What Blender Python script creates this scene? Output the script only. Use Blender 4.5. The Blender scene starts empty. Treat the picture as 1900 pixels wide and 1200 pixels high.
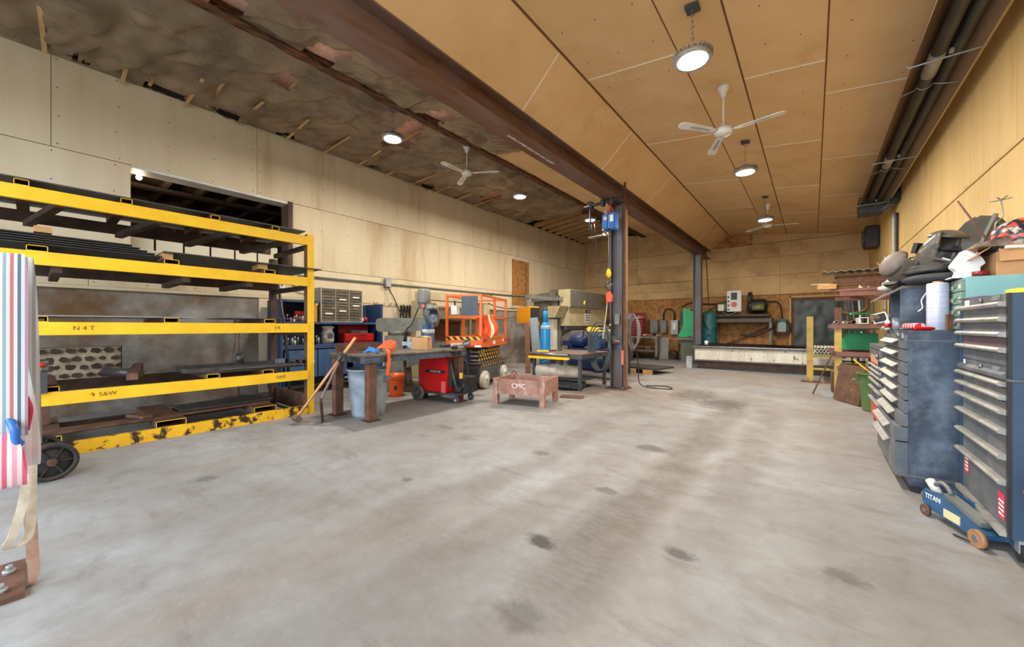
import bpy, bmesh, math, random
from mathutils import Vector, Matrix, noise as mnoise
S = bpy.context.scene
COL = S.collection
R = math.radians
random.seed(7)
# ------------------------------------------------------------------ camera, world, exposure
cam = bpy.data.cameras.new('camera'); camo = bpy.data.objects.new('camera', cam); COL.objects.link(camo)
cam.sensor_width = 36; cam.lens = 705/1900*36; cam.shift_y = 6/1900; cam.clip_start = .05; cam.clip_end = 200
camo.location = (0, 0, 1.25); camo.rotation_euler = (R(90), 0, math.atan(558/705)); S.camera = camo
S.view_settings.view_transform = 'Standard'; S.view_settings.look = 'None'; S.view_settings.gamma = 1
S.view_settings.exposure = 0.4; S.view_settings.use_curve_mapping = False
W = bpy.data.worlds.new('World'); S.world = W; W.use_nodes = True
bg = W.node_tree.nodes['Background']; bg.inputs[0].default_value = (.76, .88, 1, 1); bg.inputs[1].default_value = 6.5
LAMP_W = 100; LAMP_COL = (1, .93, .82)
# ------------------------------------------------------------------ materials
def lin(c):
    return tuple(((v/255)/12.92 if v/255 <= .04045 else ((v/255+.055)/1.055)**2.4) for v in c) + (1,)
MATS = {}
def mat(name, c, c2=None, r=.6, m=0., sc=6., lo=.35, hi=.65, bump=0., st=None, dirt=None, ds=3., dlo=.55, dhi=.75, rnd=0., em=0., alpha=1., det=6, rr=None, bsc=None):
    if name in MATS: return MATS[name]
    k = bpy.data.materials.new(name); k.use_nodes = True; MATS[name] = k
    n, l = k.node_tree.nodes, k.node_tree.links
    b = n['Principled BSDF']; b.inputs['Roughness'].default_value = r; b.inputs['Metallic'].default_value = m
    b.inputs['Base Color'].default_value = lin(c)
    if em: b.inputs['Emission Color'].default_value = lin(c); b.inputs['Emission Strength'].default_value = em
    if alpha < 1: b.inputs['Alpha'].default_value = alpha
    if c2 is None and not bump and not dirt: return k
    tc = n.new('ShaderNodeTexCoord'); mp = n.new('ShaderNodeMapping'); l.new(tc.outputs['Object'], mp.inputs[0])
    if rnd:
        oi = n.new('ShaderNodeObjectInfo'); mu = n.new('ShaderNodeMath'); mu.operation = 'MULTIPLY'; mu.inputs[1].default_value = 37
        l.new(oi.outputs['Random'], mu.inputs[0]); cb = n.new('ShaderNodeCombineXYZ')
        for i in range(3): l.new(mu.outputs[0], cb.inputs[i])
        l.new(cb.outputs[0], mp.inputs['Location'])
    if st: mp.inputs['Scale'].default_value = st
    nz = n.new('ShaderNodeTexNoise'); nz.inputs['Scale'].default_value = sc; nz.inputs['Detail'].default_value = det; nz.inputs['Roughness'].default_value = .6
    l.new(mp.outputs[0], nz.inputs['Vector'])
    out = None
    if c2:
        rp = n.new('ShaderNodeValToRGB'); e = rp.color_ramp.elements
        e[0].position = lo; e[0].color = lin(c); e[1].position = hi; e[1].color = lin(c2)
        l.new(nz.outputs[0], rp.inputs[0]); out = rp.outputs[0]
    if dirt:
        n2 = n.new('ShaderNodeTexNoise'); n2.inputs['Scale'].default_value = ds; n2.inputs['Detail'].default_value = 8; n2.inputs['Roughness'].default_value = .65
        l.new(mp.outputs[0], n2.inputs['Vector'])
        mr = n.new('ShaderNodeMapRange'); mr.inputs[1].default_value = dlo; mr.inputs[2].default_value = dhi; l.new(n2.outputs[0], mr.inputs[0])
        mx = n.new('ShaderNodeMix'); mx.data_type = 'RGBA'; l.new(mr.outputs[0], mx.inputs[0])
        if out: l.new(out, mx.inputs[6])
        else: mx.inputs[6].default_value = lin(c)
        mx.inputs[7].default_value = lin(dirt); out = mx.outputs[2]
    if rnd:
        hv = n.new('ShaderNodeHueSaturation'); m2 = n.new('ShaderNodeMapRange'); m2.inputs[3].default_value = 1-rnd; m2.inputs[4].default_value = 1+rnd
        l.new(oi.outputs['Random'], m2.inputs[0]); l.new(m2.outputs[0], hv.inputs['Value'])
        if out: l.new(out, hv.inputs['Color'])
        else: hv.inputs['Color'].default_value = lin(c)
        out = hv.outputs[0]
    if out: l.new(out, b.inputs['Base Color'])
    if rr:
        m3 = n.new('ShaderNodeMapRange'); m3.inputs[3].default_value = rr[0]; m3.inputs[4].default_value = rr[1]; l.new(nz.outputs[0], m3.inputs[0]); l.new(m3.outputs[0], b.inputs['Roughness'])
    if bump:
        bp = n.new('ShaderNodeBump'); bp.inputs['Strength'].default_value = bump; bp.inputs['Distance'].default_value = .02
        if bsc:
            n3 = n.new('ShaderNodeTexNoise'); n3.inputs['Scale'].default_value = bsc; n3.inputs['Detail'].default_value = 5; l.new(mp.outputs[0], n3.inputs['Vector']); l.new(n3.outputs[0], bp.inputs['Height'])
        else: l.new(nz.outputs[0], bp.inputs['Height'])
        l.new(bp.outputs[0], b.inputs['Normal'])
    return k
YEL = mat('yellow_paint', (248,198,40), (238,182,30), r=.45, sc=4, dirt=(70,45,22), ds=9, dlo=.66, dhi=.72)
YELW = mat('worn_yellow_paint', (238,186,34), (224,168,26), r=.5, sc=4, dirt=(58,38,22), ds=7, dlo=.52, dhi=.58)
RUST = mat('rusty_steel', (84,56,44), (116,82,64), r=.7, m=.2, sc=7, bump=.15, dirt=(60,40,34), ds=12)
RUSTD = mat('dark_rusty_steel', (58,42,34), (86,62,50), r=.7, m=.2, sc=6, bump=.15)
BEAM = mat('mill_scale_beam', (118,82,60), (132,112,108), r=.55, m=.35, sc=2.5, lo=.4, hi=.7, bump=.05, st=(1,.3,1), dirt=(88,58,42), ds=6)
STEEL = mat('bare_steel', (150,152,155), (118,118,120), r=.35, m=.8, sc=9)
SHEET = mat('dark_steel_sheet', (66,66,68), (92,90,90), r=.45, m=.55, sc=2, st=(1,3,1))
GALV = mat('galvanised_steel', (168,174,178), (152,158,162), r=.45, m=.4, sc=14)
BLACK = mat('black_plastic', (26,26,28), (44,42,42), r=.5, sc=8)
RUB = mat('black_rubber', (30,30,30), (52,48,44), r=.8, sc=10)
BLUE = mat('blue_cabinet_paint', (44,72,112), (36,60,96), r=.5, sc=3, dirt=(28,40,60), ds=5)
BLUEL = mat('light_blue_paint', (60,92,136), (50,80,120), r=.5, sc=3, dirt=(40,60,90), ds=6)
NAVY = mat('navy_paint', (26,44,92), (20,34,74), r=.4, sc=4, dirt=(20,24,40), ds=6)
CYB = mat('blue_cylinder_paint', (38,150,214), (30,136,202), r=.3, sc=3)
CYD = mat('faded_blue_cylinder_paint', (66,100,138), (54,84,120), r=.5, sc=5)
RED = mat('red_paint', (206,20,24), (190,16,20), r=.35, sc=3)
DRED = mat('dark_red_paint', (138,18,24), (112,14,18), r=.4, sc=3)
ORG = mat('orange_paint', (238,112,26), (226,98,20), r=.4, sc=4, dirt=(120,60,24), ds=9, dlo=.68, dhi=.74)
ORGP = mat('orange_plastic', (244,104,24), (232,88,14), r=.4, sc=5)
WHT = mat('white_paint', (226,224,218), (204,200,190), r=.5, sc=4)
WHTP = mat('white_plastic', (228,230,230), r=.4)
GREY = mat('grey_paint', (122,124,118), (104,104,98), r=.5, sc=5, dirt=(74,68,58), ds=4)
DGREY = mat('dark_grey_paint', (74,76,78), (58,58,60), r=.5, sc=5)
BEIGE = mat('beige_machine_paint', (190,176,140), (170,156,120), r=.5, sc=4, dirt=(110,96,70), ds=6, dlo=.6, dhi=.75)
MGREY = mat('machine_grey', (116,112,100), (98,92,80), r=.5, sc=6, dirt=(66,58,46), ds=5)
GREEN = mat('green_machine_paint', (20,168,98), (16,150,86), r=.4, sc=3)
TEALT = mat('teal_tank_paint', (38,108,108), (28,84,88), r=.5, sc=5, dirt=(24,50,52), ds=5)
TEAL = mat('pale_teal_paint', (142,194,196), (130,184,188), r=.5, sc=4)
TEALD = mat('worn_green_drawer_paint', (130,158,146), (112,136,126), r=.5, sc=9, dirt=(60,70,62), ds=8)
WOOD = mat('raw_lumber', (196,156,104), (170,128,80), r=.8, sc=3, st=(2,2,14), bump=.1)
DWOOD = mat('dark_old_lumber', (112,78,50), (80,54,36), r=.85, sc=3, st=(6,1,6), bump=.2)
CARD = mat('cardboard', (206,160,116), (194,146,100), r=.85, sc=5)
CONC = mat('concrete', (132,126,116), (104,98,90), r=.85, sc=2.5, bump=.1)
CABLE = mat('black_cable', (30,28,27), r=.6)
HOSE = mat('grey_hose', (74,84,84), (60,66,66), r=.55, sc=9)
BLKM = mat('dusty_black_metal', (84,90,98), (106,108,110), r=.5, m=.2, sc=7, dirt=(136,132,126), ds=6, dlo=.5, dhi=.8)
NAVD = mat('dusty_navy_metal', (44,52,64), (70,82,98), r=.5, m=.1, sc=2.6, lo=.38, hi=.62, dirt=(136,146,160), ds=3.4, dlo=.46, dhi=.8)
NAVS = mat('blue_steel_side', (54,78,106), (46,68,94), r=.4, sc=2, dirt=(90,106,124), ds=7, dlo=.62, dhi=.8)
ALUM = mat('dusty_aluminium', (172,170,164), (150,146,138), r=.45, m=.25, sc=10, dirt=(110,104,96), ds=9)
CREAM = mat('cream_paper', (214,204,178), r=.8)
PAPER = mat('white_paper', (232,232,228), r=.8)
LED = mat('led_diffuser', (255,246,228), r=.5, em=14)
MARK = mat('black_marker', (110,80,22), r=.7)
SCUFF = mat('chalk_white', (224,214,206), r=.9)
# ------------------------------------------------------------------ geometry helpers
class G:
    def __init__(s): s.v = []; s.f = []; s.mi = []; s.cur = 0; s.sm = set()
    def add(s, vs, fs, sm=False):
        o = len(s.v); s.v += [tuple(p) for p in vs]
        for q in fs:
            if sm: s.sm.add(len(s.f))
            s.f.append(tuple(i+o for i in q)); s.mi.append(s.cur)
        return s
    def mtl(s, i): s.cur = i; return s
    def bx(s, x0, x1, y0, y1, z0, z1):
        return s.add([(x0,y0,z0),(x1,y0,z0),(x1,y1,z0),(x0,y1,z0),(x0,y0,z1),(x1,y0,z1),(x1,y1,z1),(x0,y1,z1)],
                     [(0,3,2,1),(4,5,6,7),(0,1,5,4),(1,2,6,5),(2,3,7,6),(3,0,4,7)])
    def bc(s, c, d, rot=None):
        vs = [Vector((x*d[0]/2, y*d[1]/2, z*d[2]/2)) for z in (-1,1) for x, y in ((-1,-1),(1,-1),(1,1),(-1,1))]
        if rot:
            M = Matrix.Rotation(R(rot[2]),3,'Z') @ Matrix.Rotation(R(rot[1]),3,'Y') @ Matrix.Rotation(R(rot[0]),3,'X'); vs = [M @ q for q in vs]
        return s.add([q+Vector(c) for q in vs], [(0,3,2,1),(4,5,6,7),(0,1,5,4),(1,2,6,5),(2,3,7,6),(3,0,4,7)])
    def bar(s, a, b, w, h=None, up=(0,0,1)):
        a = Vector(a); b = Vector(b); h = h or w; d = (b-a).normalized(); u = Vector(up)
        if abs(d.dot(u)) > .98: u = Vector((0,1,0))
        x = d.cross(u).normalized(); y = x.cross(d); vs = []
        for p in (a, b): vs += [p+x*w/2*i+y*h/2*j for i, j in ((-1,-1),(1,-1),(1,1),(-1,1))]
        return s.add(vs, [(0,1,2,3),(4,7,6,5),(0,4,5,1),(1,5,6,2),(2,6,7,3),(3,7,4,0)])
    def cyl(s, a, b, r, r2=None, n=16, cap=True):
        a = Vector(a); b = Vector(b); r2 = r if r2 is None else r2; d = (b-a).normalized()
        u = Vector((0,0,1)) if abs(d.z) < .9 else Vector((1,0,0)); x = d.cross(u).normalized(); y = d.cross(x); vs = []
        for p, q in ((a, r), (b, r2)):
            vs += [p+(x*math.cos(2*math.pi*i/n)+y*math.sin(2*math.pi*i/n))*q for i in range(n)]
        s.add(vs, [(i,(i+1)%n,n+(i+1)%n,n+i) for i in range(n)], True)
        if cap:
            o = len(s.v)-2*n; s.f.append(tuple(o+i for i in range(n))[::-1]); s.f.append(tuple(o+n+i for i in range(n))); s.mi += [s.cur]*2
        return s
    def pipe(s, a, b, ro, ri, n=16):
        a = Vector(a); b = Vector(b); d = (b-a).normalized(); u = Vector((0,0,1)) if abs(d.z) < .9 else Vector((1,0,0)); x = d.cross(u).normalized(); y = d.cross(x); vs = []
        for p, q in ((a,ro),(b,ro),(b,ri),(a,ri)):
            vs += [p+(x*math.cos(2*math.pi*i/n)+y*math.sin(2*math.pi*i/n))*q for i in range(n)]
        for k in range(4):
            pass
        return s.add(vs, [(k*n+i, k*n+(i+1)%n, ((k+1)%4)*n+(i+1)%n, ((k+1)%4)*n+i) for k in range(4) for i in range(n)], True)
    def tube(s, pts, r, n=8, closed=False):
        P = [Vector(p) for p in pts]; N = len(P); vs = []; x = None
        for i in range(N):
            t = ((P[(i+1)%N] if closed or i < N-1 else P[i])-(P[i-1] if closed or i else P[i])).normalized()
            if x is None:
                u = Vector((0,0,1)) if abs(t.z) < .9 else Vector((1,0,0)); x = t.cross(u).normalized()
            x = (x-t*x.dot(t)).normalized(); y = t.cross(x)
            rr = r[i] if isinstance(r, (list, tuple)) else r
            vs += [P[i]+(x*math.cos(2*math.pi*j/n)+y*math.sin(2*math.pi*j/n))*rr for j in range(n)]
        fs = [(i*n+j, i*n+(j+1)%n, ((i+1)%N)*n+(j+1)%n, ((i+1)%N)*n+j) for i in range(N if closed else N-1) for j in range(n)]
        s.add(vs, fs, True)
        if not closed:
            o = len(s.v)-N*n; s.f.append(tuple(o+j for j in range(n))[::-1]); s.f.append(tuple(o+(N-1)*n+j for j in range(n))); s.mi += [s.cur]*2
        return s
    def lathe(s, prof, c=(0,0,0), n=20, ax='z', sx=1, sy=1):
        vs = []
        for r, z in prof:
            for i in range(n):
                a = 2*math.pi*i/n; p = (r*math.cos(a)*sx, r*math.sin(a)*sy, z)
                if ax == 'x': p = (z, p[0], p[1])
                if ax == 'y': p = (p[1], z, p[0])
                vs.append((p[0]+c[0], p[1]+c[1], p[2]+c[2]))
        N = len(prof)
        s.add(vs, [(k*n+i, k*n+(i+1)%n, (k+1)*n+(i+1)%n, (k+1)*n+i) for k in range(N-1) for i in range(n)], True)
        o = len(s.v)-N*n
        if prof[0][0] > 1e-4: s.f.append(tuple(o+i for i in range(n))[::-1]); s.mi.append(s.cur)
        if prof[-1][0] > 1e-4: s.f.append(tuple(o+(N-1)*n+i for i in range(n))); s.mi.append(s.cur)
        return s
    def prism(s, poly, d0, d1, ax='y'):
        n = len(poly); vs = []
        for d in (d0, d1):
            for a, b in poly: vs.append({'y':(a,d,b),'x':(d,a,b),'z':(a,b,d)}[ax])
        return s.add(vs, [tuple(range(n))[::-1], tuple(range(n,2*n))]+[(i,(i+1)%n,n+(i+1)%n,n+i) for i in range(n)])
    def ribbon(s, pts, w, t, wdir=(0,1,0)):
        P = [Vector(p) for p in pts]; wd = Vector(wdir).normalized(); vs = []
        for i, p in enumerate(P):
            tg = (P[min(i+1,len(P)-1)]-P[max(i-1,0)]).normalized(); nn = tg.cross(wd).normalized()
            ww = w[i] if isinstance(w, (list,tuple)) else w
            vs += [p-wd*ww/2-nn*t/2, p+wd*ww/2-nn*t/2, p+wd*ww/2+nn*t/2, p-wd*ww/2+nn*t/2]
        N = len(P)
        return s.add(vs, [(i*4+j, i*4+(j+1)%4, (i+1)*4+(j+1)%4, (i+1)*4+j) for i in range(N-1) for j in range(4)]+[(0,1,2,3),((N-1)*4+3,(N-1)*4+2,(N-1)*4+1,(N-1)*4)], False)
    def sph(s, c, r, nu=14, nv=10, sc=(1,1,1), z0=-1, z1=1):
        pr = []
        for i in range(nv+1):
            z = z0+(z1-z0)*i/nv; z = math.sin(math.asin(z0)+(math.asin(z1)-math.asin(z0))*i/nv); pr.append((math.sqrt(max(0,1-z*z))*r, z*r*sc[2]))
        return s.lathe(pr, c, nu, sx=sc[0], sy=sc[1])
    def obj(s, name, m, parent=None, bev=0, loc=None, rot=None, fixn=True):
        me = bpy.data.meshes.new(name); me.from_pydata(s.v, [], s.f)
        for k in (m if isinstance(m, (list,tuple)) else [m]): me.materials.append(k)
        for i, p in enumerate(me.polygons): p.material_index = s.mi[i]; p.use_smooth = i in s.sm
        if fixn:
            b = bmesh.new(); b.from_mesh(me); bmesh.ops.recalc_face_normals(b, faces=b.faces)
            if bev:
                es = [e for e in b.edges if len(e.link_faces) == 2 and e.calc_face_angle(0) > .6]
                bmesh.ops.bevel(b, geom=es, offset=bev, segments=2, affect='EDGES', clamp_overlap=True)
            b.to_mesh(me); b.free()
        o = bpy.data.objects.new(name, me); COL.objects.link(o)
        if parent: o.parent = parent
        if loc: o.location = loc
        if rot: o.rotation_euler = tuple(R(q) for q in rot)
        return o
def tag(o, label, cat, group=None):
    o['label'] = label; o['category'] = cat
    if group: o['group'] = group
    return o
def T(name, label, cat, loc=(0,0,0), rz=0, group=None):
    o = bpy.data.objects.new(name, None); COL.objects.link(o); o.empty_display_size = .1
    o.location = loc; o.rotation_euler = (0,0,R(rz)); return tag(o, label, cat, group)
def struct(o): o['kind'] = 'structure'; return o
def dup(o, loc=None, rz=None, label=None, parent=None):
    c = o.copy(); COL.objects.link(c)
    if parent: c.parent = parent
    if loc is not None: c.location = loc
    if rz is not None: c.rotation_euler = (0,0,R(rz))
    if label: c['label'] = label
    for ch in list(o.children): dup(ch, parent=c)
    return c
def text(body, size, m, parent, loc, rot, name='lettering', ext=.001, align='CENTER', sx=1):
    cu = bpy.data.curves.new(name, 'FONT'); cu.body = body; cu.size = size; cu.extrude = ext; cu.align_x = align; cu.align_y = 'CENTER'; cu.resolution_u = 3
    t = bpy.data.objects.new('tmp', cu); COL.objects.link(t); dg = bpy.context.evaluated_depsgraph_get(); dg.update()
    me = bpy.data.meshes.new_from_object(t.evaluated_get(dg)); bpy.data.objects.remove(t); bpy.data.curves.remove(cu)
    me.name = name; me.materials.clear(); me.materials.append(m)
    o = bpy.data.objects.new(name, me); COL.objects.link(o); o.parent = parent; o.location = loc; o.rotation_euler = tuple(R(q) for q in rot); o.scale = (sx,1,1)
    return o
def arc(c, r, a0, a1, n, pl='xz'):
    out = []
    for i in range(n+1):
        a = R(a0+(a1-a0)*i/n); u, v = r*math.cos(a), r*math.sin(a)
        out.append({'xz':(c[0]+u,c[1],c[2]+v),'yz':(c[0],c[1]+u,c[2]+v),'xy':(c[0]+u,c[1]+v,c[2])}[pl])
    return out
def spl(pts, k=8):
    P = [Vector(p) for p in pts]; out = []
    for i in range(len(P)-1):
        p0 = P[max(i-1,0)]; p1 = P[i]; p2 = P[i+1]; p3 = P[min(i+2,len(P)-1)]
        for j in range(k):
            t = j/k; out.append(.5*((2*p1)+(p2-p0)*t+(2*p0-5*p1+4*p2-p3)*t*t+(3*p1-p0-3*p2+p3)*t**3))
    out.append(P[-1]); return out
# ------------------------------------------------------------------ floor
def floor_material():
    k = bpy.data.materials.new('stained_concrete_floor'); k.use_nodes = True; n, l = k.node_tree.nodes, k.node_tree.links
    b = n['Principled BSDF']; b.inputs['Roughness'].default_value = .62
    tc = n.new('ShaderNodeTexCoord'); P = tc.outputs['Object']
    def noise(sc, det=6, st=None, ro=.6):
        z = n.new('ShaderNodeTexNoise'); z.inputs['Scale'].default_value = sc; z.inputs['Detail'].default_value = det; z.inputs['Roughness'].default_value = ro
        if st:
            mp = n.new('ShaderNodeMapping'); mp.inputs['Scale'].default_value = st; l.new(P, mp.inputs[0]); l.new(mp.outputs[0], z.inputs['Vector'])
        else: l.new(P, z.inputs['Vector'])
        return z.outputs[0]
    def mr(v, a, c, lo=0., hi=1.):
        m = n.new('ShaderNodeMapRange'); m.inputs[1].default_value = a; m.inputs[2].default_value = c; m.inputs[3].default_value = lo; m.inputs[4].default_value = hi; l.new(v, m.inputs[0]); return m.outputs[0]
    def ma(op, a, c):
        m = n.new('ShaderNodeMath'); m.operation = op
        for i, q in enumerate((a, c)):
            if isinstance(q, (int, float)): m.inputs[i].default_value = q
            else: l.new(q, m.inputs[i])
        return m.outputs[0]
    def mix(f, a, c):
        m = n.new('ShaderNodeMix'); m.data_type = 'RGBA'; l.new(f, m.inputs[0])
        for i, q in ((6, a), (7, c)):
            if isinstance(q, tuple): m.inputs[i].default_value = lin(q)
            else: l.new(q, m.inputs[i])
        return m.outputs[2]
    sp = n.new('ShaderNodeSeparateXYZ'); l.new(P, sp.inputs[0]); x, y = sp.outputs[0], sp.outputs[1]
    c = mix(mr(noise(.55, 8), .35, .68), (152,153,154), (120,117,114))
    c = mix(mr(noise(3.2, 8, None, .7),   .42, .72, 0, .55), c, (104,94,86))
    c = mix(mr(noise(1.1, 6, (1,.22,1)), .5, .75, 0, .45), c, (134,116,98))
    c = mix(mr(noise(14, 6), .56, .8, 0, .35), c, (178,178,178))
    c = mix(mr(noise(7, 8, None, .75), .5, .72, 0, .45), c, (98,92,88)); c = mix(mr(noise(75, 3), .735, .76, 0, .8), c, (214,212,208)); c = mix(mr(noise(2.0, 8, (.6,2.2,1), .7), .56, .66, 0, .35), c, (92,80,70))
    wob = mr(noise(.5, 3), 0, 1, -.35, .35); rag = mr(noise(5, 8, None, .7), 0, 1, -.16, .16)
    xw = ma('ADD', x, wob); br = mr(noise(.9, 4), .38, .62)
    brt = mr(noise(2.5, 8, None, .75), .3, .7, .25, 1)
    wv = n.new('ShaderNodeTexWave'); wv.inputs['Scale'].default_value = 5.5; wv.inputs['Distortion'].default_value = 7; wv.inputs['Detail'].default_value = 3; wv.bands_direction = 'Y'; l.new(P, wv.inputs['Vector'])
    tread = mr(wv.outputs[0], .2, .8, .86, 1)
    for xc, wd, st, yr in ((-.98, .2, .8, (1.2, 7)), (-.5, .17, .5, (2.4, 6.5)), (-2.1, .17, .45, (1.2, 5)), (-1.5, .16, .4, (.8, 3.2))):
        d = ma('ABSOLUTE', ma('SUBTRACT', ma('ADD', xw, ma('MULTIPLY', rag, .5)), xc), 0); m = mr(d, wd*.55, wd*1.3, 1, 0)
        m = ma('MULTIPLY', m, mr(y, yr[0]-.8, yr[0]+.6)); m = ma('MULTIPLY', m, mr(y, yr[1]-.5, yr[1]+2, 1, 0))
        m = ma('MULTIPLY', ma('MULTIPLY', m, tread), ma('MULTIPLY', brt, st)); c = mix(m, c, (78,64,54))
    dk = mr(noise(.35, 3), .42, .6, 0, .4); c = mix(ma('MULTIPLY', dk, mr(y, 3, 8)), c, (124,98,74))
    rb = mr(noise(9, 6, None, .7), 0, 1, -.5, .5)
    for sx, sy, rx, ry, st in ((-1.25,1.84,.1,.06,.9), (-.58,2.21,.09,.06,.75), (.12,2.52,.11,.06,.5), (-1.29,3.95,.16,.12,.6), (-1.23,2.72,.09,.06,.55), (-1.14,6.9,.35,.5,.6), (-2.11,3.14,.1,.08,.5), (-1.0,1.3,.12,.09,.4), (-3.6,3.2,.18,.06,.4), (-2.6,1.9,.05,.04,.5), (-1.7,7.6,.4,.7,.45), (-3.9,.9,.1,.06,.45)):
        a = ma('DIVIDE', ma('SUBTRACT', x, sx), rx); e = ma('DIVIDE', ma('SUBTRACT', y, sy), ry)
        d = ma('ADD', ma('SQRT', ma('ADD', ma('MULTIPLY', a, a), ma('MULTIPLY', e, e)), 0), ma('MULTIPLY', rb, 2.6))
        c = mix(ma('MULTIPLY', mr(d, .55, 1.15, 1, 0), st), c, (52,46,42))
    l.new(c, b.inputs['Base Color'])
    bp = n.new('ShaderNodeBump'); bp.inputs['Strength'].default_value = .12; bp.inputs['Distance'].default_value = .01; l.new(noise(22, 6), bp.inputs['Height']); l.new(bp.outputs[0], b.inputs['Normal'])
    return k
XL, XR, YB, YF = -8.1, 1.34, 15.6, -2.2
struct(G().bx(-8.4, 1.6, YF, 15.9, -.2, 0).obj('floor', floor_material()))
GRD = mat('gravel_yard', (176,172,164), (150,146,138), r=.9, sc=3)
struct(G().bx(-40, 40, -60, YF-.01, -.25, -.03).obj('ground', GRD))
# ------------------------------------------------------------------ walls
PLY = mat('painted_plywood', (218,202,172), (200,182,148), r=.7, sc=1.6, lo=.3, hi=.75, st=(1,1,.14), dirt=(168,134,92), ds=1.6, dlo=.56, dhi=.85, rnd=.04, bump=.03)
PLYB = mat('warm_plywood', (206,172,122), (186,148,96), r=.75, sc=1.1, lo=.3, hi=.75, dirt=(140,100,58), ds=1.4, dlo=.5, dhi=.85, rnd=.05)
PLYR = mat('yellowed_plywood', (214,182,120), (198,162,98), r=.7, sc=1.5, lo=.3, hi=.75, st=(1,3,.3), dirt=(176,128,58), ds=1.2, dlo=.58, dhi=.85, rnd=.05)
OSB = mat('strand_board', (176,126,66), (140,92,44), r=.75, sc=9, lo=.4, hi=.62, dirt=(92,52,22), ds=1.6, dlo=.55, dhi=.85, rnd=.06, bump=.1)
TAN = mat('tan_fibre_board', (224,190,142), (212,172,120), r=.8, sc=1.4, lo=.3, hi=.75, dirt=(186,132,76), ds=1.1, dlo=.56, dhi=.9, rnd=.035)
DK = mat('dark_gap', (40,30,22), r=.9)
SCREW = mat('screw_head', (60,44,32), r=.6)
g = .006
wl = struct(G().bx(-8.4, -8.13, YF, .93, 1.83, 5.4).bx(-8.4, -8.13, 3.15, 15.9, 1.83, 5.4).bx(-8.4,-8.13,.93,3.15,1.83,2.43).bx(-8.4,-8.13,.93,3.15,3.70,5.4).obj('wall_left', DK))
rows = [(3.705,4.95,[-2.2,.16,2.6,4.06,6.5,8.3,10.7,13.15,15.6],None),(2.435,3.695,[-2.2,.93,3.15,5.6,8.0,10.4,12.9,15.6],1),(1.84,2.425,[-2.2,.5,2.9,5.3,7.8,10.2,12.6,15.6],None)]
def screws(pl, parent, name='screw_heads'):
    gg = G()
    for (x, y, z, ax) in pl:
        d = .012
        if ax == 'x': gg.cyl((x,y,z),(x+.004,y,z),d*.7,n=6)
        elif ax == 'y': gg.cyl((x,y-.004,z),(x,y,z),d*.7,n=6)
        else: gg.cyl((x,y,z-.004),(x,y,z),d*.6,n=6)
    o = gg.obj(name, SCREW, parent); o['kind'] = 'stuff'
sl = []
for z0, z1, ys, skip in rows:
    for i in range(len(ys)-1):
        if skip is not None and i == skip: continue
        G().bx(-8.13, XL, ys[i]+g/2, ys[i+1]-g/2, z0, z1).obj('wall_panel', PLY, wl)
        yy = ys[i]+.05
        while yy < ys[i+1]:
            for kk in range(4): sl.append((XL, yy+random.uniform(-.02,.02), z0+.05+(z1-z0-.1)*kk/3, 'x'))
            yy += .58
screws(sl, wl)
# concrete lower part with a rubble-stone patch
cw = G(); cw.bx(-8.4,-8.1,.84,15.9,0,1.8).bx(-8.4,-8.1,YF,.84,.97,1.8).bx(-8.4,-8.1,YF,.84,0,.5).bx(-8.4,-8.1,YF,-1.3,.5,.97).bx(-8.4,-8.2,-1.3,.84,.5,.97)
GRYW = mat('grey_rendered_wall', (156,152,146), (112,104,94), r=.85, sc=1.6, lo=.36, hi=.62, bump=.08, dirt=(104,76,46), ds=.9, dlo=.46, dhi=.66)
lw = cw.obj('concrete_base', GRYW, wl)
for y0, y1 in ((2.62,4.0),(4.0,5.3),(5.3,6.5),(6.5,7.75),(7.75,9.0)): G().bx(-8.1,-8.085,y0+g/2,y1-g/2,.02,1.79).obj('wall_panel', PLY, wl)
G().bx(-8.13,-8.07,YF,15.6,1.79,1.835).obj('ledge_strip', PLY, wl)
MORT = mat('pale_mortar',(196,176,150),(170,150,124),r=.95,sc=9,bump=.2); G().bx(-8.2,-8.15,-1.29,.83,.505,.965).obj('mortar_bed', MORT, wl)
STONE = mat('fieldstone', (84,70,56), (58,48,40), r=.9, sc=8, bump=.4, rnd=.25)
for iy in range(17):
    for iz in range(4):
        cy = -1.22+iy*.124+(iz%2)*.06; cz = .565+iz*.115; rr = random.uniform(.042,.056); nn = random.randint(5,7)
        poly = []
        for q in range(nn):
            a = 2*math.pi*q/nn+random.uniform(-.25,.25); k = rr*random.uniform(.75,1.12); poly.append((max(-1.29,min(.83,cy+k*math.cos(a)*1.05)), max(.505,min(.965,cz+k*math.sin(a)*.85))))
        G().prism(poly, -8.205, -8.1+random.uniform(-.05,.012), 'x').obj('stone', STONE, wl)
# the opening high in the left wall, the dark room behind it and its frame
DROOM = mat('dark_old_boards', (74,50,38), (48,34,28), r=.85, sc=3, st=(1,6,1), rnd=.1)
rm = struct(G().bx(-11.2,-11.1,-.2,4.6,1.9,4.2).bx(-11.2,-8.41,-.3,-.2,1.9,4.2).bx(-11.2,-8.41,4.6,4.7,1.9,4.2).bx(-11.2,-8.41,-.3,4.7,1.8,1.9).bx(-11.2,-8.41,-.3,4.7,4.0,4.2).obj('wall_side_room', DROOM))
for i in range(9): G().bc((-9.75,.0+i*.52,3.93),(2.6,.06,.14)).obj('rafter', DROOM, rm)
for i in range(10): G().bc((-11.05,.1+i*.46,2.9),(.09,.05,2)).obj('stud', DWOOD, rm)
G().bc((-9.7,2.2,3.84),(.18,4.6,.06)).obj('conduit_beam', DK, rm)
fr = struct(G().bx(-8.4,-8.09,.93,3.2,3.66,3.70).obj('trim_1', WHT))
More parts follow.
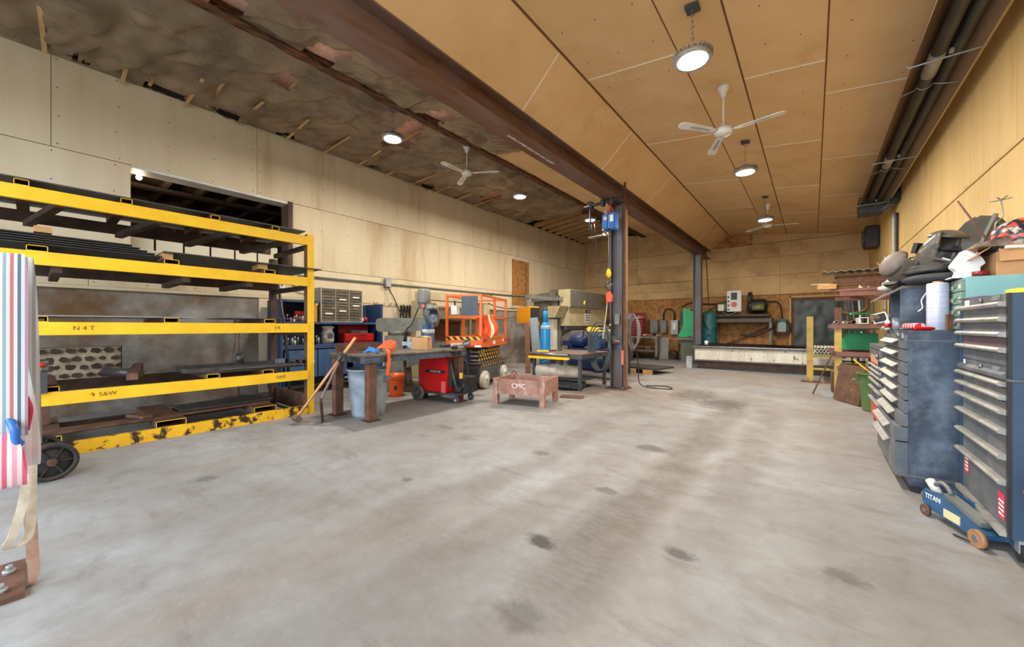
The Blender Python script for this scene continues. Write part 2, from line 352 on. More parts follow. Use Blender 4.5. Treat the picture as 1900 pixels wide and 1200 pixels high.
fr2 = struct(G().bx(-8.4,-8.06,3.12,3.2,2.3,3.71).obj('trim_2', RUSTD)); struct(G().bx(-8.4,-8.09,.93,3.12,2.42,2.44).obj('trim_3', WHT))
for i in range(6): G().bc((-8.32,1.05+i*.36,2.62),(.03,.33,.36)).obj('stacked_board', CREAM, rm)
o = T('trouble_lamp', 'small bare bulb glowing in the dark room behind the wall opening', 'lamp', (-8.75,1.1,3.72)); G().sph((0,0,0),.04).obj('bulb', mat('warm_bulb',(255,220,160),em=30), o); G().cyl((0,0,.03),(0,0,.14),.02).obj('socket', BLACK, o); ld = bpy.data.lights.new('bulb_light','POINT'); ld.energy = 26; ld.color = (1,.78,.5); ld.shadow_soft_size = .05; lo = bpy.data.objects.new('bulb_light', ld); COL.objects.link(lo); lo.parent = o; lo.location = (-.1,0,-.1)
G().lathe([(.11,.09),(.05,.12)],(0,0,0)).obj('reflector', ALUM, o)
# back wall
wb = struct(G().bx(-8.4,1.6,15.63,15.9,0,5.5).obj('wall_back', DK))
def roofz(x): return 4.255-.129*x
def bp(x0,x1,z0,z1,m,top=False):
    if top: G().prism([(x0+g/2,z0),(x1-g/2,z0),(x1-g/2,roofz(x1)+.03),(x0+g/2,roofz(x0)+.03)],15.6,15.63,'y').obj('wall_panel', m, wb)
    else: G().bx(x0+g/2,x1-g/2,15.6,15.63,z0+.004,z1-.004).obj('wall_panel', m, wb)
for x0, x1 in ((-8.1,-5.72),(-5.72,-3.3),(-3.3,-.87),(-.87,1.34)):
    if x1 < -3: bp(x0,x1,2.34,2.64,PLYB); bp(x0,x1,2.64,2.99,PLYB)
    else: bp(x0,x1,2.34,3.0,PLYB)
    bp(x0,x1,3.0,3.62,PLYB); bp(x0,x1,3.62,4.1,PLYB)
for x0, x1, m in ((-8.1,-5.72,PLYB),(-5.72,-3.3,PLYB),(-3.3,-1.65,OSB),(-1.65,1.34,PLYB)):
    G().prism([(x0+g/2,4.11),(x1-g/2,4.11),(x1-g/2,max(4.112,roofz(x1)+.03)),(x0+g/2,roofz(x0)+.03)],15.6,15.63,'y').obj('wall_panel', m, wb)
for x0, x1 in ((-8.1,-6.9),(-6.9,-5.72),(-5.72,-4.5),(-4.5,-3.3),(-3.3,-2.08),(-2.08,-.87),(-.87,.3),(.3,1.34)): bp(x0,x1,.16,2.33,OSB)
struct(G().bx(-8.1,1.34,15.54,15.62,0,.15).obj('baseboard_back', CONC))
# right wall
wr = struct(G().bx(1.37,1.6,YF,15.9,0,4.3).obj('wall_right', DK))
sr = []
for z0, z1, off in ((0,1.57,0),(1.57,2.79,.6),(2.79,4.12,0)):
    y = YF+off-1.22
    while y < YB:
        a, b2 = max(y,YF), min(y+1.22,YB)
        if b2-a > .05: G().bx(XR,1.37,a+g/2,b2-g/2,z0+g/2,z1-g/2).obj('wall_panel', PLYR, wr)
        y += 1.22
G().bx(XR-.012,XR,YF,YB,2.77,2.80).obj('seam_batten', PLYR, wr)
# front wall with the open overhead door behind the camera
struct(G().bx(-8.4,-7.0,YF-.25,YF,0,5.5).bx(1.15,1.6,YF-.25,YF,0,5.5).bx(-7.0,1.15,YF-.25,YF,4.1,5.5).obj('wall_front', PLY))
# ------------------------------------------------------------------ ceiling
ce = struct(G().prism([(-8.4,5.46),(1.6,4.17),(1.6,4.4),(-8.4,5.7)],YF-.2,15.9,'y').obj('ceiling', DROOM))
def rp(x0,x1,y0,y1,m=TAN,t=.02,nm='ceiling_panel'):
    a, b2 = roofz(x0), roofz(x1); q = g/2
    return G().prism([(x0+q,a),(x1-q,b2),(x1-q,b2+t),(x0+q,a+t)],y0+q,y1-q,'y').obj(nm, m, ce)
WHS = mat('white_caulk', (236,230,216), r=.8)
for x0, x1, ys in ((-2.38,-1.22,[-2.2,-.2,2.24,4.64,6.95,9.4,11.85,15.6]),(-1.22,-.68,[-2.2,.6,3.1,5.47,7.9,10.3,12.8,15.6]),(-.68,.12,[-2.2,.6,3.1,5.52,7.83,10.3,12.7,15.6]),(.12,1.34,[-2.2,-1,1.45,3.88,6.32,8.76,11.2,13.3,15.6])):
    for i in range(len(ys)-1):
        rp(x0,x1,ys[i],ys[i+1])
        if i and x1-x0 > .7: G().prism([(x0+.01,roofz(x0)-.004),(x1-.01,roofz(x1)-.004),(x1-.01,roofz(x1)+.01),(x0+.01,roofz(x0)+.01)],ys[i]-.009,ys[i]+.009,'y').obj('seam_caulk', WHS, ce)
for xs, w in ((-1.22,.012),(-.68,.018),(.12,.014),(-2.38,.022)):
    G().prism([(xs-w/2,roofz(xs)-.003),(xs+w/2,roofz(xs)-.003),(xs+w/2,roofz(xs)+.01),(xs-w/2,roofz(xs)+.01)],YF,15.6,'y').obj('seam_gap', mat('brown_gap',(112,72,40),r=.9), ce)
ys = [-2.2,1.5,3.95,6.31,8.69,11.1,13.45,15.6]
for i in range(len(ys)-1):
    a, b2 = ys[i]+g/2, ys[i+1]-g/2
    G().prism([(-2.95,4.05),(-2.40,4.555),(-2.40,4.58),(-2.97,4.07)],a,b2,'y').obj('soffit_panel', TAN, ce)
    if i: G().prism([(-2.95,4.046),(-2.40,4.551),(-2.40,4.57),(-2.95,4.06)],ys[i]-.008,ys[i]+.008,'y').obj('seam_caulk', WHS, ce)
for y0, y1 in ((6.14,8.58),(8.58,11.0),(11.0,13.4),(13.4,15.6)): rp(-5.36,-3.2,y0,y1)
screws([(x, y, roofz(x), 'z') for x in (-2.2,-1.8,-1.4,-.4,-.1,.3,.8) for y in [1.2+.62*i for i in range(20)]], ce)
# insulation, rafters behind the plastic, and the torn plastic sheet itself
PINK = mat('pink_insulation', (244,196,172), (224,164,140), r=.95, sc=9, bump=.6, lo=.3, hi=.7)
ins = G(); nx, ny = 26, 64
for i in range(nx+1):
    for j in range(ny+1):
        x = -8.1+i*(4.95/nx); y = YF+j*(13.2/ny); zz = (roofz(x) if x > -5.45 else 4.97+.02*(x+8.1))+.07+.03*mnoise.noise((x*3,y*3,0)); ins.v.append((x,y,zz))
ins.f = [(i*(ny+1)+j,(i+1)*(ny+1)+j,(i+1)*(ny+1)+j+1,i*(ny+1)+j+1) for i in range(nx) for j in range(ny)]; ins.mi = [0]*len(ins.f); ins.sm = set(range(len(ins.f)))
ins.obj('insulation', PINK, ce, fixn=False)['kind'] = 'stuff'
HOLES = [[(-5.42,2.19),(-4.84,2.28),(-4.73,2.62),(-5.40,2.57)],[(-6.3,2.2),(-5.95,2.22),(-6.02,2.5),(-6.4,2.45)],[(-6.7,4.3),(-5.64,4.12),(-5.62,4.52),(-6.35,4.7)],[(-5.4,4.08),(-4.78,4.2),(-4.75,4.5),(-5.38,4.55)],
         [(-8.02,1.0),(-7.75,1.1),(-7.62,1.5),(-8.02,1.55)],[(-8.0,1.86),(-7.55,2.05),(-7.85,2.35)],[(-7.75,.3),(-7.45,.36),(-7.9,.5),(-8.0,.4)],[(-7.3,7.76),(-6.64,7.8),(-6.9,8.25),(-7.6,8.19)],[(-7.95,2.8),(-7.6,2.95),(-7.95,3.3)],[(-8.0,4.6),(-7.8,4.65),(-7.95,5.2)],[(-5.3,1.2),(-4.9,1.25),(-4.95,1.5),(-5.3,1.45)],[(-7.9,6.2),(-7.5,6.3),(-7.8,6.6)]]
def inside(p, poly):
    r = False; j = len(poly)-1
    for i in range(len(poly)):
        (xi,yi),(xj,yj) = poly[i],poly[j]
        if (yi > p[1]) != (yj > p[1]) and p[0] < (xj-xi)*(p[1]-yi)/(yj-yi)+xi: r = not r
        j = i
    return r
PLAS = mat('dusty_plastic_sheet', (146,126,100), (102,88,72), r=.26, sc=1.6, lo=.34, hi=.66, alpha=.84, bump=.7, bsc=4)
for nm, x0, x1, y0, y1 in (('plastic_sheet',-8.1,-5.5,YF,10.75),('plastic_sheet',-5.42,-3.2,YF,6.12)):
    st = .055; nx = int((x1-x0)/st); ny = int((y1-y0)/st); q = G()
    for i in range(nx+1):
        for j in range(ny+1):
            x = x0+(x1-x0)*i/nx; y = y0+(y1-y0)*j/ny
            base = (4.95+.01*(x+8.1)) if x1 < -5.45 else roofz(x)
            e = min(1, (x-x0)/.25, (x1-x)/.25)
            w = abs(math.sin((y+.25*mnoise.noise((x,y,3)))*math.pi/.61))**.7 if x1 < -5.45 else .5
            f1 = mnoise.noise((x*1.7+y*.8,y*1.7-x*.6,1)); f2 = abs(mnoise.noise((x*2.6-y*2.2,y*3.1,5)))
            q.v.append((x,y,base-e*(.06*w+.07*f1+.13*f2)-.01))
    for i in range(nx):
        for j in range(ny):
            cx = x0+(x1-x0)*(i+.5)/nx; cy = y0+(y1-y0)*(j+.5)/ny; wb2 = (cx+.07*mnoise.noise((cx*9,cy*9,2)), cy+.07*mnoise.noise((cx*9,cy*9,8)))
            if any(inside(wb2, h) for h in HOLES): continue
            q.f.append((i*(ny+1)+j,(i+1)*(ny+1)+j,(i+1)*(ny+1)+j+1,i*(ny+1)+j+1))
    q.mi = [0]*len(q.f); q.sm = set(range(len(q.f))); q.obj(nm, PLAS, ce, fixn=False)
for i in range(18): G().bc((-6.8+random.uniform(-.05,.05),-1.7+i*.7,4.958),(2.4,.04,.03),(0,-.5,random.uniform(-1,1))).obj('batten', WOOD, ce)
for i in range(16): G().bc((-7.5+random.uniform(-.08,.08),-1.4+i*.74,4.885),(1.05,.045,.012),(0,-2,random.uniform(-4,4))).obj('batten', PLYB, ce)
# splintered ridge board, eave board, exposed rafters at the back
q = G(); pts = []
N = 150
for i in range(N+1):
    y = YF+i*17.8/N; a = mnoise.noise((y*1.7,0,0))*.035+mnoise.noise((y*7,3,0))*.02; b2 = mnoise.noise((y*1.9,9,0))*.035+mnoise.noise((y*6,5,0))*.02; z = mnoise.noise((y*3,1,7))*.025
    x0, x1 = -5.52+a, -5.36+b2
    q.v += [(x0,y,4.91+z),(x1,y,4.90-z),(x1,y,5.02),(x0,y,5.03)]
q.f = [(i*4+j,i*4+(j+1)%4,(i+1)*4+(j+1)%4,(i+1)*4+j) for i in range(N) for j in range(4)]+[(0,1,2,3),(N*4+3,N*4+2,N*4+1,N*4)]; q.mi = [0]*len(q.f)
SPL = mat('splintered_wood', (134,82,40), (70,42,24), r=.85, sc=5, st=(6,1,6), bump=.3, dirt=(34,22,14), ds=6, dlo=.45, dhi=.6)
q.obj('ridge_board', SPL, ce)
G().bx(-8.13,-8.03,YF,15.6,4.95,5.0).obj('eave_board', DK, ce)
for i in range(9): G().bc((-7.1,11.5+i*.48,5.06),(2.0,.05,.15),(0,-6,0)).obj('rafter', WOOD, ce)
for i in range(4): G().bx(-8.1,-5.5,10.8+i*1.2,11.98+i*1.2,5.34,5.36).obj('roof_deck', DWOOD, ce)
# ------------------------------------------------------------------ steel frame
def ibeam(gg, cx, cz0, cz1, w, y0, y1, tf=.02, tw=.014):
    return gg.bx(cx-w/2,cx+w/2,y0,y1,cz0,cz0+tf).bx(cx-w/2,cx+w/2,y0,y1,cz1-tf,cz1).bx(cx-tw/2,cx+tw/2,y0,y1,cz0+tf,cz1-tf)
o = T('steel_beam', 'long rusty steel I-beam running the length of the ceiling', 'beam', (-3.09,6,3.74))
b = ibeam(G(), 0, 0, .31, .28, -8.2, 9.5).obj('beam_body', BEAM, o)
text('26x89x13 87450 G40.21 50W HEAT 6N2071', .06, SCUFF, o, (-.02,-1.6,-.002), (180,0,90), 'chalk_writing')
for x in (-.1,.1):
    for y in (9.3,1.25,1.55): G().cyl((x,y,-.02),(x,y,.03),.014,n=6).obj('bolt', STEEL, o)
COLM = mat('blue_grey_mill_scale',(100,84,76),(98,102,110),r=.5,m=.35,sc=2.2,lo=.42,hi=.58,st=(3,3,.5),dirt=(112,76,56),ds=4,dlo=.55,dhi=.7)
def column(name, label, loc, h, cat='column'):
    o = T(name, label, cat, loc); w = .25
    G().bx(-w/2,-w/2+.018,-w/2,w/2,.02,h).bx(w/2-.018,w/2,-w/2,w/2,.02,h).bx(-w/2+.018,w/2-.018,-.007,.007,.02,h).obj('post', COLM, o)
    G().bx(-.2,.2,-.2,.2,0,.022).obj('base_plate', RUST, o); G().bx(-.17,.17,-.14,.14,h,h+.018).obj('cap_plate', RUST, o)
    for sx in (-1,1):
        for sy in (-1,1): G().cyl((sx*.16,sy*.16,.02),(sx*.16,sy*.16,.06),.016,n=6).obj('anchor_bolt', STEEL, o)
    return o
c1 = column('steel_column', 'tall rusty steel column carrying the blue hoist in mid-room', (-3.09,7.38,0), 3.72)
G().bx(-.13,.13,-.15,-.12,.93,1.06).bx(-.14,.14,-.17,-.09,.92,.94).obj('splice_plate', DGREY, c1)
c2 = column('steel_column', 'dark rusty steel column at the far wall behind the green machine', (-3.09,14.15,0), 3.72)
tag(G().bx(-2.92,-2.89,7.24,7.28,.02,4.25).obj('angle_strip', RUST), 'thin rusty steel strip standing beside the hoist column up past the beam', 'strip')
tag(G().bx(-2.955,-2.925,7.30,7.46,.03,3.6).obj('wood_strip', mat('brown_board',(150,112,76),(124,90,60),r=.8,sc=3,st=(6,6,1))), 'tall pale wooden board fixed on the right side of the hoist column', 'board')
# ------------------------------------------------------------------ high-bay lamps and fans
def lamp(label, x, y, zd, zc):
    o = T('high_bay_lamp', label, 'ceiling lamp', (x,y,zd), 0, 'high-bay lamps')
    G().lathe([(.17,.0),(.175,.03),(.12,.07),(.06,.09),(.06,.13),(0.0,.135)],(0,0,0),28).obj('housing', ALUM, o)
    f = G()
    for i in range(28):
        a = 2*math.pi*i/28; f.bc((.145*math.cos(a),.145*math.sin(a),.045),(.07,.006,.05),(0,0,math.degrees(a)))
    f.obj('cooling_fins', ALUM, o); G().lathe([(.135,-.004),(.135,.002),(0,.003)],(0,0,0),28).obj('diffuser', LED, o)
    L = zc-zd-.135; k = G(); 
    for i in range(max(3,int(L/.05))):
        z = .14+i*L/max(3,int(L/.05)); k.tube(arc((0,0,z+.02),.014,0,360,8,'xz' if i%2 else 'yz')[:-1],.004,5,True)
    k.obj('chain', STEEL, o)['kind'] = 'stuff'; G().bx(-.06,.06,-.06,.06,zc-zd-.03,zc-zd+.005).obj('junction_box', DGREY, o)
    ld = bpy.data.lights.new('lamp_light','AREA'); ld.shape = 'DISK'; ld.size = .26; ld.energy = LAMP_W; ld.color = LAMP_COL
    lo = bpy.data.objects.new('lamp_light', ld); COL.objects.link(lo); lo.parent = o; lo.location = (0,0,-.012)
for args in (('nearest glowing high-bay lamp on the right ceiling, before the white fan',-.92,4.0,3.84,4.37),('glowing high-bay lamp just beyond the large white ceiling fan',-.89,7.45,3.84,4.37),('farthest glowing high-bay lamp on the right, by the far fan',-.89,10.9,3.80,4.37),
             ('leftmost glowing high-bay lamp, under the splintered ridge board',-5.58,3.79,4.42,4.94),('middle glowing high-bay lamp of the left row',-5.54,7.31,4.38,4.94),('glowing high-bay lamp beside the blue hoist',-5.14,10.2,4.38,4.90)): lamp(*args)
def fan(label, x, y, zh, zc, ang):
    o = T('ceiling_fan', label, 'ceiling fan', (x,y,zh), ang, 'white ceiling fans')
    G().lathe([(.0,-.05),(.07,-.045),(.105,-.02),(.11,.02),(.08,.05),(.035,.07),(.035,.11),(.0,.115)],(0,0,0),24).obj('motor_hub', WHT, o)
    G().cyl((0,0,.1),(0,0,zc-zh-.1),.012,n=10).obj('downrod', WHT, o)
    G().lathe([(.025,zc-zh-.15),(.04,zc-zh-.1),(.075,zc-zh-.03),(.075,zc-zh)],(0,0,0),20).obj('canopy', WHT, o)
    for i in range(3):
        b = G(); P = [(.13,-.025),(.2,-.045),(.6,-.06),(.66,-.045),(.68,0),(.66,.045),(.6,.06),(.2,.045),(.13,.025)]
        b.prism(P,-.004,.004,'z'); bl = b.obj('blade', WHT, o, rot=(8,0,i*120)); G().bar((.08,0,0),(.2,0,.008),.05,.008).obj('blade_bracket', GALV, bl); G().bx(.22,.5,-.012,.012,-.009,-.003).obj('blade_rib', GALV, bl)
fan('large white three-blade ceiling fan between the right-hand lamps', -.91, 5.58, 3.78, 4.37, -6.6)
fan('white ceiling fan under the splintered ridge on the left', -5.54, 5.51, 4.38, 4.95, 30)
fan('white ceiling fan at the far end by the last right-hand lamp', -.9, 11.6, 3.82, 4.37, 20)
fan('small far white ceiling fan behind the blue hoist', -5.1, 11.2, 4.15, 4.92, 50)
o = T('smoke_detector', 'small white ceiling fixture on the tan boards left of the beam', 'fixture', (-4.6,9.6,roofz(-4.6)-.09)); G().lathe([(.0,0),(.05,.01),(.06,.06),(.03,.08)],(0,0,0),14).obj('body', WHT, o); G().cyl((0,0,.07),(0,0,.1),.02).obj('base', WHT, o)
# ------------------------------------------------------------------ radiant tube heater
o = T('tube_heater', 'long radiant tube heater with metal reflector hung along the right wall', 'heater', (.98,0,3.78))
REFL = mat('reflector_metal', (178,150,122), (140,116,94), r=.3, m=.5, sc=1.5, st=(1,.2,1))
PIPE = mat('dark_heater_tube', (74,72,70), (56,54,54), r=.45, m=.4, sc=4)
G().prism([(-.22,.0),(-.14,.13),(-.06,.2),(.08,.2),(.14,.13),(.22,.0),(.225,.006),(.15,.14),(.085,.21),(-.065,.21),(-.15,.14),(-.225,.006)],-1.5,11.1,'y').obj('reflector', REFL, o)
G().prism([(.215,-.02),(.235,-.02),(.235,.02),(.215,.02)],-1.5,11.1,'y').obj('reflector_lip', mat('pale_reflector_edge',(176,150,112),r=.4,m=.3), o)
G().cyl((-.04,-1.5,.09),(-.04,10.9,.09),.055,n=20).obj('tube', PIPE, o); G().cyl((.09,-1.5,.1),(.09,10.9,.1),.05,n=20).obj('return_tube', PIPE, o)
for y in (5.35,8.2): G().cyl((-.04,y,.09),(-.04,y+.42,.09),.06,n=20).obj('coupling', ALUM, o)
for y in (5.3,8.1,10.7):
    G().tube([(-.26,y,.03),(-.25,y,-.015),(-.04,y,-.01),(.24,y,-.015),(.26,y,.02),(.16,y,.15)],.008,6).obj('hanger_bar', GALV, o)
    G().bc((.04,y+.05,.06),(.03,.05,.03)).obj('clamp', GALV, o)
for y in (5.95,8.7): G().tube([(-.22,y,.005),(-.12,y,.03)]+arc((-.04,y,.085),.065,200,340,8)+[(.1,y,.03),(.22,y,.0)],.005,5).obj('wire_hanger', GALV, o)
G().bx(-.2,.2,10.95,11.5,-.1,.22).obj('burner_box', DGREY, o)
for y in (4,8): G().bx(-.01,.01,y,y+.02,.2,roofz(.98)-3.78).obj('hang_strap', GALV, o)
o = T('flue_duct', 'crinkled foil duct elbow joining the heater end to the right wall', 'duct', (1.1,10.9,3.6)); G().tube(spl([(-.1,.4,.25),(.05,.1,.1),(.16,-.15,.15),(.22,-.3,.2)],5),[.06+.008*(i%2) for i in range(16)],12).obj('foil_hose', STEEL, o); G().bx(.1,.235,-.5,-.25,.1,.35).obj('gas_valve', BLACK, o)
for i, (y, z0, z1, r, m, lb) in enumerate(((11.0,1.6,3.6,.03,GALV,'pale vertical conduit on the right wall under the heater end'),(12.2,1.6,2.9,.025,GALV,'shorter vertical conduit on the far right wall'),(10.6,1.75,3.5,.02,CABLE,'black vertical cable hanging on the right wall below the heater'))):
    tag(G().tube(spl([(XR-.03,y,z1),(XR-.03,y+(.04 if i==2 else 0),(z0+z1)/2),(XR-.03,y,z0)],6),r,8).obj('wall_conduit' if i<2 else 'hanging_cable', m), lb, 'conduit' if i<2 else 'cable')
o = T('exhaust_fan', 'dark round exhaust fan box on the far right wall corner', 'fan', (1.2,13.6,3.55)); G().bx(-.14,.12,-.28,.28,-.25,.3).obj('housing', BLACK, o, .02); G().lathe([(.2,-.02),(.22,.02),(.0,.03)],(-.16,0,0),18,'x').obj('grille', DGREY, o)
tag(G().prism([(0,0),(.1,.12),(-.02,.1)],0,.006,'x').obj('paper_scrap', CREAM, loc=(XR-.02,11.6,1.75)), 'small torn paper triangle stuck on the right wall', 'paper')
# ------------------------------------------------------------------ yellow storage rack
o = T('storage_rack', 'tall yellow steel storage rack loaded with metal sheets by the left wall', 'rack', (-5.68,0,0))
Y0, Y1 = -1.3, 2.5
for y in (Y0, Y1):
    G().bx(-.012,0,y-.045,y+.045,.0,2.58).obj('post', YEL, o)
    G().bx(-.12,-.0121,y-.045,y+.045,0,2.58).obj('post_backing', RUST, o)
    G().bx(-1.3,-1.2,y-.045-.05,y-.005,0,2.35).obj('rear_post', RUSTD, o)
    for z in (2.36,1.78,1.12,.46): G().bx(-1.2,-.12,y-.06,y-.03,z,z+.07).obj('end_rail', RUSTD, o)
    G().bx(-1.2,-.12,y-.03,y-.01,.02,.27).obj('end_channel', RUST, o)
for i, (z, m) in enumerate(((2.42,YEL),(1.83,YEL),(1.17,YEL),(.50,YEL),(.0,YELW))):
    G().bx(-.04,.012,Y0,Y1-.04,z,z+.125).obj('front_beam', m, o); G().bx(-1.26,-1.2,Y0,Y1-.1,z,z+.125).obj('rear_beam', RUSTD, o)
def ctube(y, z, w=.13, h=.055, x1=0.005, m=RUST):
    q = G(); t = .006
    q.bx(-1.25,x1,y-w/2,y+w/2,z,z+t).bx(-1.25,x1,y-w/2,y+w/2,z+h-t,z+h).bx(-1.25,x1,y-w/2,y-w/2+t,z+t,z+h-t).bx(-1.25,x1,y+w/2-t,y+w/2,z+t,z+h-t)
    c = q.obj('cross_tube', m, o); G().bx(x1,x1+.002,y-w/2,y+w/2,z,z+t).bx(x1,x1+.002,y-w/2,y+w/2,z+h-t,z+h).bx(x1,x1+.002,y-w/2,y-w/2+t,z,z+h).bx(x1,x1+.002,y+w/2-t,y+w/2,z,z+h).obj('painted_rim', YEL, c)
for z, yy in ((2.545,(-.06,.62,1.38,2.04)),(1.955,(.03,.98,1.97)),(1.295,(.03,.98,1.97)),(.625,(.1,1.36,1.95))):
    for y in yy: ctube(y, z, .09 if z > 2.5 else .13)
for y in (.05,.98,1.92): ctube(y, .125, .26, .075, .0)
for y in (.07,.78,1.45,2.1): G().bar((-1.2,y-.1,2.40),(-.04,y+.1,2.43),.07,.06).obj('brace', RUSTD, o)
for y in (.15,1.12,1.75): G().bar((-1.2,y,1.80),(-.04,y,1.80),.07,.06).obj('brace', RUSTD, o)
for b, y, z in (('N 4 T',.32,1.235),('1/4',2.05,1.235),('SWP',2.1,.565),('↑ 5&W',.45,.565)): text(b, .06, MARK, o, (.0135,y,z), (90,0,90), 'marker_writing')
def sheet(lb, x0, x1, y0, y1, z, t=.012, m=SHEET, name='steel_sheet', cat='metal sheet', gr='sheets on the yellow rack', rz=0):
    return tag(G().bc((0,0,0),(x1-x0,y1-y0,t)).obj(name, m, None, loc=((x0+x1)/2,(y0+y1)/2,z+t/2), rot=(0,0,rz)), lb, cat, gr)
sheet('long dark steel sheet on the top shelf of the yellow rack', -6.9,-5.66,-1.2,2.42,2.601,.012)
sheet('second dark sheet stacked on the top rack shelf, set further back', -6.95,-5.8,-1.1,2.1,2.614,.01)
sheet('wide grey steel sheet jutting past the post on the second rack shelf', -6.85,-5.6,.9,2.62,2.075,.01)
for i in range(5): sheet(('lowest','second','third','fourth','topmost')[i]+' black sheet of the stack at the left of the second rack shelf', -6.6+.02*i,-5.66,-.7,.9-.06*i,2.02+i*.022,.012, BLACK)
sheet('long pale steel sheet standing highest on the second rack shelf', -7.0,-6.55,.3,2.5,2.145,.012, GALV)
for y, lb in ((.06,'left pale wood block on the second rack shelf'),(.95,'middle pale wood block on the second rack shelf'),(1.9,'right pale wood block on the second rack shelf')):
    if y < .5: tag(G().bc((0,0,0),(.3,.11,.055)).obj('wood_block', WOOD, loc=(-5.8,y,2.162), rot=(0,0,2)), lb, 'wood block', 'blocks on the second shelf')
    else: tag(G().bc((0,0,0),(.3,.1,.06)).obj('wood_block', WOOD, loc=(-5.83,y,2.042), rot=(0,0,-3)), lb, 'wood block', 'blocks on the second shelf')
sheet('long thin grey sheet lying along the third rack shelf', -6.8,-5.66,-.6,1.2,1.352,.008, GALV)
sheet('small dark sheet at the right end of the third rack shelf', -6.6,-5.68,1.5,2.3,1.352,.01)
# fourth shelf goods
sheet('dark steel plate lying low on the fourth rack shelf', -6.85,-5.75,1.3,2.42,.682,.014, SHEET)
o = T('angle_iron_rectangle', 'welded angle-iron frame resting on the fourth rack shelf', 'metal frame', (-6.1,1.75,.72), -4)
for a, b in (((-.3,-.6,0),(-.3,.6,0)),((.3,-.6,0),(.3,.6,0)),((-.3,-.6,0),(.3,-.6,0)),((-.3,.6,0),(.3,.6,0))): G().bar(a,b,.05,.05).obj('angle_bar', SHEET, o)
for i in range(4): tag(G().bar((-5.95+.07*i,1.35+.05*i,.71+.003*i),(-5.85+.05*i,2.5-.03*i,.712+.003*i),.05,.008).obj('flat_bar', STEEL), ('front','second','third','rear')[i]+'most flat steel bar in the row on the fourth rack shelf' if i in (0,3) else ('second' if i==1 else 'third')+' flat steel bar in the row on the fourth rack shelf', 'metal bar', 'flat bars on the fourth shelf')
o = T('pipe_stub', 'short upright pipe stub on the angle-iron frame', 'pipe', (-6.2,1.78,.747)); G().pipe((0,0,0),(0,0,.14),.05,.042).obj('tube_wall', SHEET, o)
for i, (x, y, z, r) in enumerate(((-5.9,2.2,.765,30),(-5.85,2.32,.745,-25),(-5.8,2.42,.74,10))):
    q = T('tube_offcut', ('left','middle','right')[i]+' square tube offcut on the right of the fourth rack shelf', 'tube offcut', (x,y,z), r, 'tube offcuts')
    G().bx(-.08,.08,-.04,.04,-.035,-.03).bx(-.08,.08,-.04,.04,.03,.035).bx(-.08,.08,-.04,-.035,-.03,.03).bx(-.08,.08,.035,.04,-.03,.03).obj('tube_wall', SHEET, q)
tag(G().bar((-6.8,.85,.75),(-5.66,.66,.72),.09,.07).obj('square_tube', RUST), 'rusty square tube laid across the fourth rack shelf', 'tube')
tag(G().cyl((-6.75,.55,.70),(-6.3,.8,.70),.05,n=14).obj('round_bar', SHEET), 'short dark round bar lying by the square tube on the fourth rack shelf', 'bar')
for i in range(2): tag(G().cyl((-6.3,-.35,.78+.07*i),(-5.95,.12,.83+.07*i),.03,n=12).obj('steel_rod', STEEL), ('lower','upper')[i]+' shiny steel rod propped behind the grey box on the rack', 'rod', 'shiny rods')
o = T('steel_box', 'small grey steel box with two coloured knobs on the fourth rack shelf', 'box', (-5.72,-.02,.625)); G().bx(-.14,.09,-.14,.11,0,.2).obj('body', DGREY, o)
for y, m, nm in ((-.05,mat('yellow_knob',(238,176,30),r=.4),'knob'),(.06,mat('red_knob',(226,60,26),r=.4),'knob')): k = G().cyl((0,y,.2),(0,y,.25),.016).obj('knob_stem', CREAM, o); G().sph((0,y,.265),.045,sc=(1,1,.6)).obj(nm, m, k)
# bottom shelf goods
tag(G().bc((0,0,0),(.22,2.0,.02)).obj('long_plate', RUST, loc=(-5.95,1.05,.212), rot=(0,0,4)), 'long rusty flat plate across the bottom of the yellow rack', 'metal plate')
tag(G().bc((0,0,0),(.5,1.0,.015)).obj('steel_plate', SHEET, loc=(-6.2,1.6,.24), rot=(0,0,3)), 'wide grey steel plate at the right of the bottom rack shelf', 'metal plate')
tag(G().bc((0,0,0),(.3,.09,.035)).obj('wood_piece', DWOOD, loc=(-5.95,.75,.245), rot=(0,0,20)), 'short wooden piece lying across the long plate on the bottom shelf', 'wood block')
tag(G().bx(-6.5,-6.4,.05,.12,.205,.45).obj('upright_stub', RUST), 'short rusty upright stub at the left of the bottom rack shelf', 'metal stub')
# ------------------------------------------------------------------ wheeled trolley and sling stand at the left edge
o = T('hand_trolley', 'dark hand trolley with two black spoked wheels at the left rack foot', 'trolley', (-4.85,.02,0), 8)
def wheel(parent, c, r, w, m=RUB, name='wheel', n=24, spokes=6):
    q = G().lathe([(r*.8,-w/2),(r,-w/2),(r,w/2),(r*.8,w/2),(r*.8,-w/2)],c,n,'x').obj(name, m, parent)
    G().lathe([(0,-w*.15),(r*.82,-w*.15),(r*.82,w*.15),(0,w*.15)],c,n,'x').obj('wheel_disc', m, q)
    G().cyl((c[0]-w*.55,c[1],c[2]),(c[0]+w*.6,c[1],c[2]),r*.2,n=12).obj('hub', RUST if m is RUB else GREY, q)
    for i in range(spokes):
        a = 2*math.pi*i/spokes; G().bar((c[0],c[1]+.15*r*math.cos(a),c[2]+.15*r*math.sin(a)),(c[0],c[1]+.82*r*math.cos(a),c[2]+.82*r*math.sin(a)),w*.7,r*.07).obj('spoke', m, q)
    return q
wheel(o,(.0,.08,.15),.15,.06); wheel(o,(-.5,.08,.15),.15,.06)
